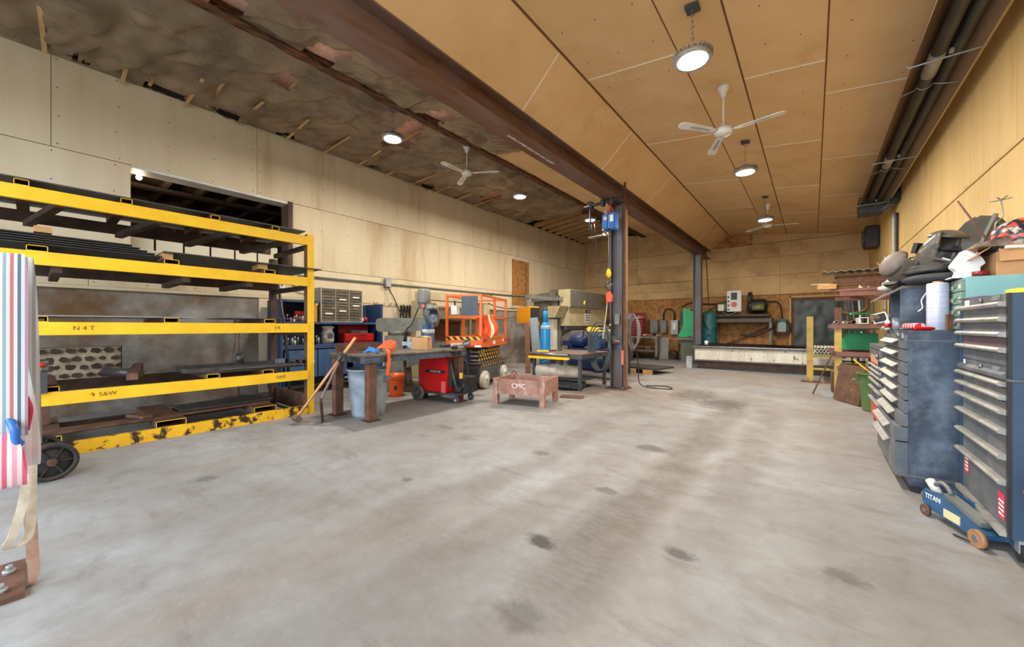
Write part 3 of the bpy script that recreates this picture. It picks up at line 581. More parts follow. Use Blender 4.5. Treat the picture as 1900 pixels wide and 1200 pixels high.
G().cyl((-.55,.08,.15),(.05,.08,.15),.018).obj('axle', RUSTD, o); G().tube(spl([(.02,-.08,.1),(.02,-.14,.5),(.02,-.12,.9),(0,-.2,1.2)],5),.022,8).obj('upright', RUSTD, o); G().tube(spl([(-.5,-.08,.1),(-.5,-.14,.5),(-.5,-.12,.9),(-.5,-.2,1.2)],5),.022,8).obj('upright', RUSTD, o)
for z in (.12,.5,.9): G().bar((-.5,-.12,z),(.02,-.12,z),.03).obj('crossbar', RUSTD, o)
G().bx(-.52,.04,-.1,-.07,.03,.25).obj('toe_plate', RUSTD, o)
def stripes(name, cols, sc):
    k = bpy.data.materials.new(name); k.use_nodes = True; n, l = k.node_tree.nodes, k.node_tree.links; b = n['Principled BSDF']; b.inputs['Roughness'].default_value = .85
    tc = n.new('ShaderNodeTexCoord'); sp = n.new('ShaderNodeSeparateXYZ'); l.new(tc.outputs['Object'], sp.inputs[0]); m = n.new('ShaderNodeMath'); m.operation = 'MULTIPLY'; m.inputs[1].default_value = sc; l.new(sp.outputs[1], m.inputs[0])
    f = n.new('ShaderNodeMath'); f.operation = 'FRACT'; l.new(m.outputs[0], f.inputs[0]); r = n.new('ShaderNodeValToRGB'); r.color_ramp.interpolation = 'CONSTANT'; e = r.color_ramp.elements
    while len(e) < len(cols): e.new(.5)
    for i, c in enumerate(cols): e[i].position = i/len(cols); e[i].color = lin(c)
    l.new(f.outputs[0], r.inputs[0])
    w = n.new('ShaderNodeTexChecker'); w.inputs['Scale'].default_value = 260; w.inputs[1].default_value = (1,1,1,1); w.inputs[2].default_value = (.45,.45,.45,1); l.new(tc.outputs['Object'], w.inputs[0])
    mx = n.new('ShaderNodeMix'); mx.data_type = 'RGBA'; mx.blend_type = 'MULTIPLY'; mx.inputs[0].default_value = .35; l.new(r.outputs[0], mx.inputs[6]); l.new(w.outputs[0], mx.inputs[7]); l.new(mx.outputs[2], b.inputs['Base Color'])
    return k
STR1 = stripes('striped_webbing', [(96,128,170),(222,222,224),(206,140,140),(232,230,226),(150,178,204),(226,224,222),(200,120,128),(230,228,226),(84,120,160),(216,218,220),(170,150,170),(120,156,190)], 9)
STR2 = stripes('grey_webbing', [(170,172,176),(200,200,202),(150,152,158),(210,210,210)], 22)
STR3 = stripes('pink_webbing', [(236,170,190),(244,220,226),(226,110,140),(246,236,236)], 20)
STR4 = stripes('white_webbing', [(214,214,216),(232,232,232)], 30)
o = T('sling_stand', 'rusty steel stand with bolted base plate at the lower left corner', 'stand', (-3.05,-.23,0))
G().bx(-.22,.2,-.2,.21,0,.025).obj('base_plate', RUST, o); G().bx(-.05,.05,-.12,-.02,.025,1.6).obj('post', RUST, o); G().bx(-.1,.5,-.1,-.04,1.5,1.56).obj('arm', RUST, o); G().cyl((.3,-.1,1.53),(.3,.19,1.53),.02).obj('hook_bar', RUST, o); G().cyl((.44,-.1,1.53),(.44,.19,1.53),.02).obj('hook_bar', RUST, o)
for x, y in ((.12,.14),(-.08,.16)): b = G().cyl((x,y,.025),(x,y,.045),.022,n=6).obj('bolt', GALV, o); G().cyl((x,y,.045),(x,y,.065),.011).obj('stud', GALV, b)
def sling(name, lb, pts, w, t, m): return tag(G().ribbon(spl(pts,6), w, t).obj(name, m), lb, 'sling', 'lifting slings on the stand')
sling('lifting_sling','wide striped lifting sling hanging in front on the stand',[(-2.62,-.11,.86),(-2.58,-.11,.80),(-2.545,-.11,.9),(-2.55,-.11,1.2),(-2.56,-.11,1.45),(-2.6,-.12,1.55),(-2.66,-.12,1.45),(-2.68,-.12,1.2),(-2.67,-.12,.95)],.2,.008,STR1)
sling('lifting_sling','grey folded lifting sling hanging behind the striped one',[(-2.74,-.05,.95),(-2.72,-.05,1.25),(-2.74,-.055,1.5),(-2.78,-.055,1.55),(-2.84,-.045,1.4),(-2.85,-.035,1.0),(-2.86,-.03,.7)],.12,.014,STR2)
sling('lifting_sling','white soft sling with a wide drooping fold beside the striped sling',[(-2.7,-.04,1.1),(-2.66,-.035,.98),(-2.64,-.03,.85),(-2.66,-.025,.72),(-2.72,-.025,.64),(-2.76,-.03,.75),(-2.76,-.04,1.0)],[.05+.05*math.sin(math.pi*i/36) for i in range(37)],.01,STR4)
sling('lifting_sling','pink checked sling curled at the bottom of the sling bundle',[(-2.6,-.12,.84),(-2.54,-.1,.78),(-2.53,-.09,.68),(-2.57,-.08,.6),(-2.64,-.08,.62),(-2.62,-.09,.72),(-2.6,-.1,.76)],.14,.012,STR3)
sling('lifting_sling','long pale loop sling dangling lowest near the rusty flat bar',[(-2.8,-.035,1.2),(-2.81,-.01,.8),(-2.82,-.02,.5),(-2.84,-.05,.32),(-2.86,-.07,.25),(-2.88,-.03,.24),(-2.88,-.005,.3),(-2.86,.0,.5),(-2.84,.0,.8),(-2.82,-.02,1.2)],.03,.006,mat('pale_strap',(206,196,180),(180,166,146),r=.9,sc=20))
tag(G().tube(spl([(-2.56,-.06,.88),(-2.53,-.045,.84),(-2.535,-.04,.79),(-2.55,-.03,.77)],5),.014,8).obj('plastic_clip', mat('bright_blue_plastic',(50,110,200),r=.35)), 'small bright blue plastic handle among the slings', 'handle')
tag(G().tube(spl([(-2.6,-.02,.95),(-2.57,-.01,.9),(-2.575,-.02,.82)],5),.015,8).obj('red_strap', mat('crimson_strap',(170,36,64),r=.7)), 'small crimson strap among the slings', 'strap')
tag(G().prism([(-.05,1.1),(.0,1.1),(.035,.06),(.02,.0),(.0,.005)],-.006,.006,'x').obj('flat_bar', mat('dusty_rust',(150,112,96),(176,150,136),r=.8,sc=9), loc=(-2.96,-.01,0), rot=(0,3,0)), 'rusty flat bar standing on the floor below the slings', 'metal bar')
# ------------------------------------------------------------------ blue workshop cabinet and its contents
BX, BY0, BY1 = -7.35, 2.72, 4.75
o = T('workshop_cabinet', 'large dark blue steel workshop cabinet with open shelves beside the rack', 'cabinet', (BX,BY0,0)); L = BY1-BY0
for y in (0, L-.04): G().bx(-.62,0,y,y+.04,.1,1.74).obj('side_panel', BLUE, o)
G().bx(-.62,-.6,.04,L-.04,.1,1.74).obj('back_panel', BLUE, o); G().bx(-.6,0,.04,L-.04,1.30,1.34).obj('shelf', BLUE, o); G().bx(-.62,.0,.04,L-.04,.84,.92).obj('worktop', BLUE, o); G().bx(-.6,-.02,.04,L-.04,.3,.34).obj('bottom_panel', BLUE, o); G().bx(-.62,0,0,.0,1.70,1.74)
G().bx(-.6,-.01,.04,.95,1.7,1.735).obj('top_panel', BLUE, o)
for y in (.06,.64,1.34):
    d = G().bx(.0,.025,y,y+.56 if y < 1 else L-.06,.32,.82).obj('door', BLUEL if y < 1 else BLUE, o); G().cyl((.03,y+.5,.52),(.03,y+.5,.62),.008,n=8).obj('handle', STEEL, d)
for y in (.02,L-.06):
    for x in (-.6,-.04): G().bx(x,x+.04,y,y+.04,0,.32).obj('leg', BLUE, o)
# parts organiser with drawers
o = T('drawer_organizer', 'grey steel small-parts organizer with many drawers on the blue cabinet', 'organizer', (-7.62,3.42,1.342)); CRM = mat('cream_grey_metal',(176,170,152),(156,148,130),r=.5,sc=6); DRW = mat('grimy_drawer_front',(112,102,84),(78,70,58),r=.55,sc=10,rnd=.3)
G().bx(0,.02,0,.86,0,.66).bx(.02,.26,0,.02,0,.66).bx(.02,.26,.84,.86,0,.66).bx(.02,.26,.02,.84,0,.015).bx(.02,.26,.02,.84,.645,.66).obj('cabinet_shell', CRM, o)
for y in (.29,.57): G().bx(.02,.26,y-.006,y+.006,.015,.645).obj('divider', CRM, o)
for c in range(3):
    for r_ in range(11):
        a = .026+c*.28; z = .02+r_*.057; d = G().bx(.03,.255,a,a+.252,z,z+.05).obj('drawer', DRW, o); G().bx(.255,.266,a+.05,a+.2,z+.002,z+.012).obj('drawer_lip', DRW, d)
        if (c, r_) in ((1,7),(1,3),(2,5),(0,2),(2,8)): G().bx(.256,.259,a+.06,a+.2,z+.018,z+.045).obj('label_card', PAPER, d)
# cans, tool boxes, bag and small goods
def can(lb, x, y, z, r, h, m, cap=None):
    q = T('oil_can', lb, 'can', (x,y,z), 0, 'small cans on the cabinet shelf'); G().lathe([(r,0),(r,h*.75),(r*.4,h),(0,h)],(0,0,0),14).obj('body', m, q); G().cyl((0,0,h),(0,0,h*1.35),r*.25,n=8).obj('spout', cap or BLACK, q)
can('left small red oil can on the blue cabinet shelf',-7.42,3.86,1.342,.05,.11,RED); can('right small red oil can on the blue cabinet shelf',-7.42,4.36,1.342,.06,.12,DRED); can('small blue bottle between the two red oil cans',-7.42,4.16,1.342,.045,.13,mat('blue_bottle',(52,96,160),r=.4),WHTP)
o = T('dial_gauge', 'small white round gauge by the blue bottle', 'gauge', (-7.4,4.26,1.342)); G().lathe([(.045,0),(.05,.01),(.05,.03),(.04,.035)],(0,0,.055),16,'x').obj('dial', WHTP, o); G().bx(-.01,.02,-.02,.02,0,.02).obj('foot', BLACK, o)
o = T('tool_box', 'red tool box with open lid inside the blue cabinet', 'toolbox', (-7.65,3.9,.92)); G().bx(0,.26,0,.66,0,.2).obj('body', DRED, o); G().bx(-.02,.02,0,.66,.2,.38).obj('lid', DRED, o); G().bx(.06,.2,.2,.55,.2,.25).obj('tray_of_tools', STEEL, o)
for z in (.05,.12): k = G().bx(.26,.27,.03,.63,z,z+.06).obj('drawer', RED, o); G().bx(.27,.28,.1,.5,z+.04,z+.05).obj('handle', STEEL, k)
o = T('paper_bag', 'crumpled pale bag standing in the blue cabinet', 'bag', (-7.5,3.62,.92)); q = G()
prof = [(.09,0),(.11,.05),(.1,.2),(.09,.27),(.11,.33),(.06,.35)]; q.lathe(prof,(0,0,0),10); q.v = [(x+.02*mnoise.noise((x*20,y*20,z*9)),y*1.1+.02*mnoise.noise((z*20,y*20,x*9)),z) for x,y,z in q.v]; q.obj('bag_body', mat('crinkled_bag',(178,172,156),(120,112,98),r=.6,sc=12), o); G().bx(.1,.108,-.05,.05,.1,.2).obj('printed_patch', DGREY, o)
o = T('yellow_power_box', 'worn yellow case standing on the cabinet shelf', 'case', (-7.55,3.22,1.342)); G().bx(0,.2,0,.13,0,.32).obj('body', mat('ochre_case',(176,132,52),(150,104,40),r=.6,sc=7), o); G().bx(.02,.18,.1,.16,.32,.38).obj('cap', mat('yellow_cap',(222,170,40),r=.5), o); G().tube(spl([(.1,.13,.3),(.12,.2,.2),(.1,.18,.02)],5),.012,6).obj('cable', CABLE, o)
COLS = [(STEEL,'steel'),(DRED,'dark red'),(CREAM,'cream'),(DGREY,'dark grey'),(GALV,'pale grey'),(RUST,'rusty'),(BLACK,'black'),(WHT,'white')]
# small row of goods on the left upper and lower cabinet bays, each built as a shaped bottle / box / part
random.seed(3)
kinds = ['jar','carton','fitting','spray tin']
places = [('upper left bay',1.342,[2.80+.052*i for i in range(8)]),('worktop left bay',.922,[2.80+.062*i for i in range(11)])]
n_ = 0
ordn = ['first','second','third','fourth','fifth','sixth','seventh','eighth','ninth','tenth','eleventh','twelfth']
for pn, z, ys in places:
    for i, y in enumerate(ys):
        m, cn = COLS[(n_*5+i)%8]; kd = kinds[(n_+i)%4]; h = random.uniform(.08,.17); x = -7.42+random.uniform(-.05,.03)
        q = T(kd.replace(' ','_'), '%s %s on the %s of the blue cabinet, %s from the left' % (cn, kd, pn, ordn[i]), kd.split()[-1], (x,y,z), random.uniform(-15,15), 'small goods on the blue cabinet')
        if kd == 'jar': G().lathe([(.022,0),(.024,h*.7),(.016,h*.85)],(0,0,0),10).obj('body', m, q); G().cyl((0,0,h*.85),(0,0,h),.018,n=10).obj('lid', BLACK, q)
        elif kd == 'carton': G().bx(-.03,.03,-.024,.024,0,h*.8).obj('body', m, q, .003); G().bx(-.031,.031,-.008,.008,h*.8,h*.81).obj('tape', PAPER, q)
        elif kd == 'fitting': G().cyl((0,0,0),(0,0,h*.5),.022,n=6).obj('nut', m, q); G().cyl((0,0,h*.5),(0,0,h),.013,n=10).obj('stem', STEEL, q)
        else: G().lathe([(.02,0),(.02,h*.75),(.012,h*.9)],(0,0,0),12).obj('body', m, q); G().cyl((0,0,h*.9),(0,0,h*1.05),.008,n=8).obj('nozzle', WHTP, q)
        n_ += 1
o = T('red_case', 'small red plastic case on the upper left shelf of the blue cabinet', 'case', (-7.7,3.02,1.342)); G().bx(0,.18,0,.18,.0,.2).obj('body', RED, o, .01); G().bx(.18,.19,.06,.12,.1,.13).obj('latch', BLACK, o)
tag(G().tube([(-6.95,2.72,.01),(-7.05,2.7,1.0),(-7.3,2.62,2.25)],.025,10).obj('leaning_pipe', mat('black_iron_pipe',(44,42,42),(70,66,64),r=.4,m=.5,sc=8)), 'long black pipe leaning against the blue cabinet', 'pipe')
tag(G().tube([(-7.9,2.25,.01),(-8.05,2.3,1.2)],.012,6).obj('thin_rod', RUST), 'thin rod leaning on the grey wall behind the rack', 'rod')
# wall conduit, boxes, hooks, cables on left wall
tag(G().cyl((XL+.03,3.3,2.27),(XL+.03,12.6,2.33),.022,n=10).obj('wall_conduit', GREY), 'long grey conduit running along the left wall', 'conduit')
o = T('junction_box', 'grey junction box on the left wall conduit above the milling machine', 'electrical box', (XL+.005,5.32,2.2)); G().bx(0,.1,-.08,.08,0,.2).obj('body', GREY, o, .006); G().bx(.1,.106,-.07,.07,.01,.19).obj('cover', GALV, o)
tag(G().tube(spl([(XL+.08,5.32,2.2),(XL+.1,5.5,1.9),(XL+.15,5.62,1.6),(XL+.5,5.75,1.3)],6),.012,6).obj('power_cable', CABLE), 'black cable dropping from the grey junction box', 'cable')
o = T('wall_socket', 'pale double wall socket above the blue cabinet behind the rack post', 'socket', (XL+.005,3.0,2.0)); G().bx(0,.04,-.06,.06,0,.18).obj('plate', WHTP, o); G().bx(.04,.045,-.02,.02,.03,.07).bx(.04,.045,-.02,.02,.11,.15).obj('sockets', GREY, o)['kind'] = 'stuff'
tag(G().tube(spl([(XL+.04,2.5,2.35),(XL+.08,3.2,2.05),(XL+.06,3.9,1.9),(XL+.04,4.3,1.9)],6),.012,6).obj('power_cable', CABLE), 'black cable sagging along the wall above the blue cabinet', 'cable')
G_ = T('hook_rail', 'wooden rail with iron hooks on the left wall beside the milling machine', 'rail', (XL,5.0,1.78)); G().bx(0,.03,-.1,1.0,-.03,.03).obj('board', PLY, G_)
for i in range(6): G().tube(arc((.06,.02+i*.18,.02),.04,180,400,8,'yz'),.006,5).obj('hook', RUSTD, G_)
tag(G().tube(spl([(XL+.05,4.85,1.75),(XL+.06,4.88,1.5),(XL+.05,4.84,1.3),(XL+.07,4.87,1.15)],6),.03,7).obj('rope_bundle', mat('dull_rope',(80,76,52),(96,44,36),r=.9,sc=8)), 'narrow hanging bundle of rope and rags by the blue cabinet', 'rope')
tag(G().bx(XL+.015,XL+.05,4.95,5.05,.05,1.82).obj('wall_stud', WOOD), 'narrow vertical board on the left wall beside the rope bundle', 'board')
for i in range(5):
    tag(G().tube(spl([(XL+.06,5.7+.09*i,1.78),(XL+.1,5.66+.09*i,1.5),(XL+.12,5.68+.09*i,1.2),(XL+.1,5.76+.09*i,1.22),(XL+.08,5.76+.09*i,1.5),(XL+.05,5.72+.09*i,1.78)],5),.016,7).obj('cable_loop', CABLE), ordn[i]+' black cable loop on the wall hooks behind the milling machine, counted from the left', 'cable', 'cable loops on the hook rail')
# ------------------------------------------------------------------ long steel bench
o = T('welding_bench', 'long steel welding bench with rusty square legs', 'workbench', (-5.0,3.58,0)); PLT = mat('worn_bench_steel',(96,90,84),(128,120,110),r=.45,m=.4,sc=3,dirt=(60,46,38),ds=5,dlo=.5,dhi=.75)
EDG = mat('scuffed_blue_steel',(96,112,132),(70,76,84),r=.45,m=.4,sc=5,dirt=(40,36,34),ds=4,dlo=.52,dhi=.62)
G().bx(-.48,.48,-.92,.9,.855,.875).obj('bench_top', PLT, o)
for a in ((.44,.46,-.92,.9),(-.46,-.44,-.92,.9),(-.44,.44,-.92,-.9),(-.44,.44,.88,.9)): G().bx(*a,.77,.855).obj('apron', EDG, o)
for x, y in ((.38,-.78),(-.3,-.88),(-.44,.76),(.37,.84)): k = G().bx(x-.055,x+.055,y-.055,y+.055,.012,.80).obj('leg', RUST, o); G().bx(x-.09,x+.1,y-.09,y+.09,0,.012).obj('foot_plate', RUSTD, k)
tag(G().bx(-5.25,-5.225,2.64,3.32,.876,1.01).bx(-5.225,-5.1,2.64,3.32,.876,.89).obj('steel_angle', RUST), 'rusty steel angle standing on the left end of the bench', 'steel angle')
o = T('cardboard_box', 'small brown cardboard box on the steel bench', 'box', (-5.1,4.03,.876), 35); G().bx(-.13,.13,-.14,.14,0,.2).obj('carton', CARD, o); G().bc((-.07,0,.205),(.13,.28,.006),(0,-8,0)).obj('flap', CARD, o); G().bc((.07,0,.208),(.13,.28,.006),(0,10,0)).obj('flap', CARD, o); G().bx(.131,.134,-.1,-.05,.15,.2).obj('sticker', mat('red_print',(190,70,50),r=.7), o)
STRO = mat('orange_strap', (236,110,60), (214,90,46), r=.8, sc=20)
o = T('ratchet_strap', 'orange ratchet strap bundled on the bench corner and hanging down', 'strap', (-4.62,3.05,.876)); q = G()
for i in range(5): q.ribbon(spl([(-.16+.02*i,-.08+.02*i,.03+.03*i),(-.04,-.1+.04*i,.09+.02*i),(.05,.02+.02*i,.1+.01*i),(.02,.1,.04),(-.1,.06,.03)],5),.045,.006,(0,.4,1))
q.obj('webbing_bundle', STRO, o)['kind'] = 'stuff'; G().ribbon(spl([(.02,-.02,.08),(.115,-.05,.02),(.125,-.06,-.12),(.12,-.08,-.28),(.135,-.07,-.2),(.14,-.05,-.05)],5),.045,.005).obj('hanging_tail', STRO, o); G().bx(.1,.13,-.1,-.05,-.34,-.28).obj('hook', STEEL, o)
o = T('blue_strap', 'small bright blue strap bundle on the bench corner', 'strap', (-4.72,2.86,.876)); q = G()
for i in range(4): q.ribbon(spl([(-.08,-.06+.03*i,.02+.015*i),(.0,-.02,.06+.01*i),(.07,.02+.02*i,.04),(.05,.08,.015)],5),.035,.006,(0,.5,1))
q.obj('webbing_bundle', mat('sky_blue_webbing',(58,134,216),(40,110,190),r=.7,sc=20), o)['kind'] = 'stuff'; G().bx(.06,.13,-.1,-.07,.0,.015).obj('buckle', STEEL, o)
o = T('angle_grinder', 'silver angle grinder on the far end of the bench', 'grinder', (-4.58,4.36,.93), -20); G().cyl((-.02,-.14,.02),(-.02,.1,.02),.03,n=14).obj('body', ALUM, o); G().cyl((-.02,.1,.02),(-.02,.2,.03),.036,n=14).obj('gear_head', STEEL, o); G().cyl((-.03,.16,.03),(.0,.16,.05),.065,n=18).obj('disc_guard', DGREY, o); G().cyl((-.02,-.3,.01),(-.02,-.14,.02),.026,n=12).obj('handle', BLACK, o); G().bx(-.04,.02,-.1,-.02,-.054,.0).obj('stand_clip', BLACK, o)
# trash can, sledge hammer, shovel
def trashcan(lb, loc, r, h, m, rz=0, lidrim=True):
    q = T('trash_can', lb, 'trash can', loc, rz); G().lathe([(0,.01),(r*.78,.0),(r*.8,.03),(r*.95,h*.78),(r*.97,h*.8),(r*1.0,h*.97),(r*1.06,h*.97),(r*1.06,h),(r*.97,h),(r*.9,h*.6),(r*.74,.03),(0,.03)],(0,0,0),28).obj('bucket', m, q)
    for s in (-1,1): G().tube([(s*r*.99,-.06,h*.82),(s*(r+.05),-.05,h*.8),(s*(r+.05),.05,h*.8),(s*r*.99,.06,h*.82)],.014,6).obj('handle', m, q)
    return q
trashcan('grey plastic trash can under the near end of the bench', (-4.97,2.98,0), .28, .66, mat('grey_can_plastic',(150,162,172),(120,130,138),r=.55,sc=5,dirt=(92,94,94),ds=6), 30)
o = T('sledge_hammer', 'sledge hammer with long wooden handle leaning on the bench', 'hammer', (-5.2,2.12,0)); HND = mat('varnished_handle',(206,150,106),(190,130,88),r=.45,sc=3,st=(1,1,6))
G().cyl((0,0,.09),(.27,.64,1.1),.018,.02,n=10).obj('handle', HND, o); G().bc((0,-.01,.07),(.16,.07,.07),(35,0,0)).obj('head', mat('dusty_steel_head',(122,104,92),(96,82,74),r=.6,m=.3,sc=10), o, .006)
o = T('shovel', 'flat shovel with worn blade leaning on the bench', 'shovel', (-5.03,2.36,0)); G().prism([(-.09,.0),(.09,0),(.1,.28),(.04,.32),(-.04,.32),(-.1,.28)],-.006,.006,'y').obj('blade', RUSTD, o, rot=(-4,0,148)); G().tube(spl([(-.01,-.015,.24),(.0,.0,.34),(.035,.12,.62),(.055,.19,.78)],5),.017,8).obj('shaft', mat('grey_wood',(128,112,100),(104,90,80),r=.7,sc=4), o); G().cyl((.055,.19,.78),(.075,.25,.9),.021).obj('grip', BLACK, o)
o = T('plastic_pail', 'orange plastic pail under the bench by the milling machine', 'pail', (-5.92,4.1,0)); G().lathe([(0,.0),(.115,.0),(.12,.02),(.138,.32),(.148,.33),(.148,.40),(.13,.40),(.112,.03),(0,.03)],(0,0,0),24).obj('bucket', ORGP, o); G().tube(arc((0,0,.33),.15,-20,200,10,'xy'),.004,5).obj('bail_handle', GALV, o); G().bc((.095,-.085,.16),(.004,.05,.08),(0,0,-42)).obj('printed_mark', BLACK, o); G().lathe([(.142,.26),(.146,.27),(.142,.28)],(0,0,0),24).obj('rim_band', ORGP, o)
# ------------------------------------------------------------------ vertical milling machine
o = T('milling_machine', 'old grey vertical milling machine behind the bench', 'milling machine', (-6.35,4.62,0), 36)
G().bx(-.42,.4,-.3,.3,0,.14).obj('base', MGREY, o, .02); G().prism([(-.36,.14),(.06,.14),(.02,.6),(.04,1.08),(-.34,1.08)],-.24,.24,'y').obj('column', MGREY, o); G().cyl((-.15,0,1.08),(-.15,0,1.17),.2,n=20).obj('turret', MGREY, o)
G().prism([(-.55,1.2),(-.5,1.15),(.42,1.15),(.46,1.2),(.46,1.34),(.4,1.42),(-.5,1.42),(-.55,1.38)],-.14,.14,'y').obj('ram', MGREY, o)
k = G().lathe([(.13,1.25),(.15,1.3),(.15,1.62),(.12,1.68)],(.5,0,0),18).obj('head', GREY, o); G().lathe([(.05,.95),(.07,1.05),(.07,1.25)],(.5,0,0),14).obj('quill', STEEL, k); G().lathe([(.03,.85),(.03,.95)],(.5,0,0),10).obj('spindle', STEEL, k)
k = G().lathe([(.125,1.7),(.13,1.74),(.13,1.95),(.1,2.0),(0,2.01)],(.36,0,0),18).obj('motor', GREY, o); G().bx(.3,.42,-.19,-.12,1.6,1.7).obj('switch_box', DGREY, k); G().bc((.4,-.2,1.65),(.06,.02,.06)).obj('red_switch', mat('orange_switch',(214,76,36),r=.4), k)
G().bx(.34,.6,-.1,.1,1.62,1.72).obj('belt_housing', MGREY, o, .02); G().prism([(.06,.45),(.42,.55),(.42,.78),(.06,.82)],-.16,.16,'y').obj('knee', MGREY, o); G().bx(.02,.5,-.14,.14,.80,.88).obj('saddle', MGREY, o); G().bx(.08,.5,-.46,.5,.9,.97).obj('table', STEEL, o); G().cyl((.3,0,.14),(.3,0,.56),.04).obj('knee_screw', STEEL, o)
k = G().cyl((.29,-.5,.93),(.29,-.55,.93),.09,n=18).obj('handwheel', STEEL, o); G().cyl((.29,-.55,1.0),(.29,-.62,1.0),.014).obj('crank', BLACK, k)
for i in range(3): a = R(40+i*120); G().bar((.5,-.16,1.4),(.5+.16*math.cos(a),-.2,1.4+.16*math.sin(a)),.014).obj('feed_lever', STEEL, o)
G().tube(spl([(.3,-.17,1.62),(.2,-.26,1.3),(.1,-.25,1.2),(.02,-.24,.9)],6),.012,6).obj('motor_cable', CABLE, o); G().bc((.3,-.1,1.07),(.1,.12,.2)).obj('vise', BEIGE, o)
for i, y in enumerate((-.3,.28)): G().bx(.12,.2,y,y+.12,.97,1.06).obj('clamp_block', BEIGE, o)
# faded blue cylinder with a welding mask hung on it
o = T('gas_cylinder', 'faded blue gas cylinder standing behind the bench', 'gas cylinder', (-5.78,4.72,0)); G().lathe([(.11,0),(.115,.02),(.115,1.2),(.1,1.28),(.05,1.34),(.05,1.36)],(0,0,0),24).obj('bottle', CYD, o); G().cyl((0,0,1.36),(0,0,1.46),.03).obj('valve', BLACK, o); G().lathe([(.117,1.13),(.117,1.2)],(0,0,0),24).obj('white_band', WHT, o)
def weldmask(lb, loc, rz, rx, m, sc=1., win=(16,18,20), grp='welding masks'):
    q = T('welding_mask', lb, 'welding mask', loc, rz, grp); q.rotation_euler[0] = R(rx); h = G(); rows = []; NR, NC = 10, 13
    for i in range(NR):
        t = i/(NR-1); z = .17-.36*t; w = (.125+.02*math.sin(t*3.1)-.05*t*t)*sc; dpt = (.13+.04*math.sin(t*2.6)-(.10*(1-t)**4))*sc
        for j in range(NC):
            a = R(-8+196*j/(NC-1)); h.v.append((w*math.cos(a), -dpt*math.sin(a)*(1 if 0 < j < NC-1 else .9), z*sc))
    for i in range(NR-1):
        for j in range(NC-1): h.f.append((i*NC+j,i*NC+j+1,(i+1)*NC+j+1,(i+1)*NC+j)); h.mi.append(0); h.sm.add(len(h.f)-1)
    sh = h.obj('shell', m, q); md = sh.modifiers.new('solid','SOLIDIFY'); md.thickness = .006
    G().sph((0,-.01,.12*sc),.115*sc,14,6,(1,1,.55),0,1).obj('crown', m, q)
    k = G().bc((0,-.158*sc,.03*sc),(.15*sc,.03,.085*sc)).obj('window_frame', BLACK, q); G().bc((0,-.175*sc,.03*sc),(.115*sc,.006,.055*sc)).obj('lens', mat('lens_%d' % win[0], win, r=.08), k)
    G().tube(arc((0,0,.03),.1*sc,0,360,14,'xy')[:-1],.008,6,True).obj('headband', BLACK, q); 
    for s in (-1,1): G().cyl((s*.118*sc,0,.05),(s*.145*sc,0,.05),.025,n=12).obj('pivot_knob', DGREY, q)
    return q
weldmask('grey welding mask hung on top of the faded blue cylinder', (-5.62,4.68,1.42), 60, -28, mat('mask_grey',(96,104,112),(70,76,84),r=.3,sc=5), 1.05, (24,28,34))
# ------------------------------------------------------------------ red welder on wheels, cables
o = T('welding_machine', 'bright red wire-feed welder on a wheeled cart under the bench end', 'welder', (-5.02,4.42,0), 8)
G().bx(-.3,.28,-.26,.2,.17,.74).obj('cabinet', RED, o, .008); k = G().bx(-.16,.27,-.266,-.262,.48,.53).obj('black_band', BLACK, o); text('POWER MIG', .04, PAPER, k, (.06,-.268,.505), (90,0,0)); G().bc((.23,-.263,.25),(.09,.004,.2)).obj('vent_panel', mat('pinkish_vent',(220,96,96),r=.5), o); G().bx(.281,.285,-.2,.15,.25,.7).obj('control_face', DGREY, o); G().bx(-.36,.5,-.27,.22,.13,.165).obj('cart_deck', DGREY, o)
for y in (-.3,.25): wheel(o, (0,0,0), .13, .04, mat('dusty_wheel',(110,108,104),(80,78,76),r=.7,sc=8), 'wheel', 20, 5).matrix_local = Matrix.Translation((-.3,y,.13)) @ Matrix.Rotation(R(90),4,'Z')
for y in (-.2,.2):
    k = G().bx(.42,.47,y-.02,y+.02,.08,.14).obj('caster_fork', STEEL, o); wh = G().cyl((.445,y-.02,.055),(.445,y+.02,.055),.055,n=16).obj('caster_wheel', DGREY, k); G().cyl((.445,y-.024,.055),(.445,y+.024,.055),.02,n=10).obj('caster_hub', GALV, k)
for i in range(5): G().tube(spl([(.33,-.2,.68),(.42+.02*i,-.24,.4-.04*i),(.5,-.18,.25-.01*i),(.56,-.05,.36+.02*i),(.46,.05,.66),(.38,-.05,.72)],6),.013,6).obj('cable_loop', HOSE if i%2 else CABLE, o)
G().bx(.34,.6,-.12,.18,.17,.42).obj('tool_tray', BLACK, o); G().bc((.5,-.14,.45),(.05,.03,.09)).obj('yellow_tag', mat('yellow_tag',(220,180,40),r=.6), o)
# ------------------------------------------------------------------ scissor lift
def hazard(name, ca, cb, k, slope=1.):
    if name in MATS: return MATS[name]
    q = bpy.data.materials.new(name); q.use_nodes = True; MATS[name] = q; n, l = q.node_tree.nodes, q.node_tree.links; b = n['Principled BSDF']; b.inputs['Roughness'].default_value = .5
    tc = n.new('ShaderNodeTexCoord'); dp = n.new('ShaderNodeVectorMath'); dp.operation = 'DOT_PRODUCT'; dp.inputs[1].default_value = (k,k,k*slope); l.new(tc.outputs['Object'], dp.inputs[0]); f = n.new('ShaderNodeMath'); f.operation = 'FRACT'; l.new(dp.outputs['Value'], f.inputs[0])
    g2 = n.new('ShaderNodeMath'); g2.operation = 'GREATER_THAN'; g2.inputs[1].default_value = .5; l.new(f.outputs[0], g2.inputs[0]); m = n.new('ShaderNodeMix'); m.data_type = 'RGBA'; l.new(g2.outputs[0], m.inputs[0]); m.inputs[6].default_value = lin(ca); m.inputs[7].default_value = lin(cb); l.new(m.outputs[2], b.inputs['Base Color']); return q
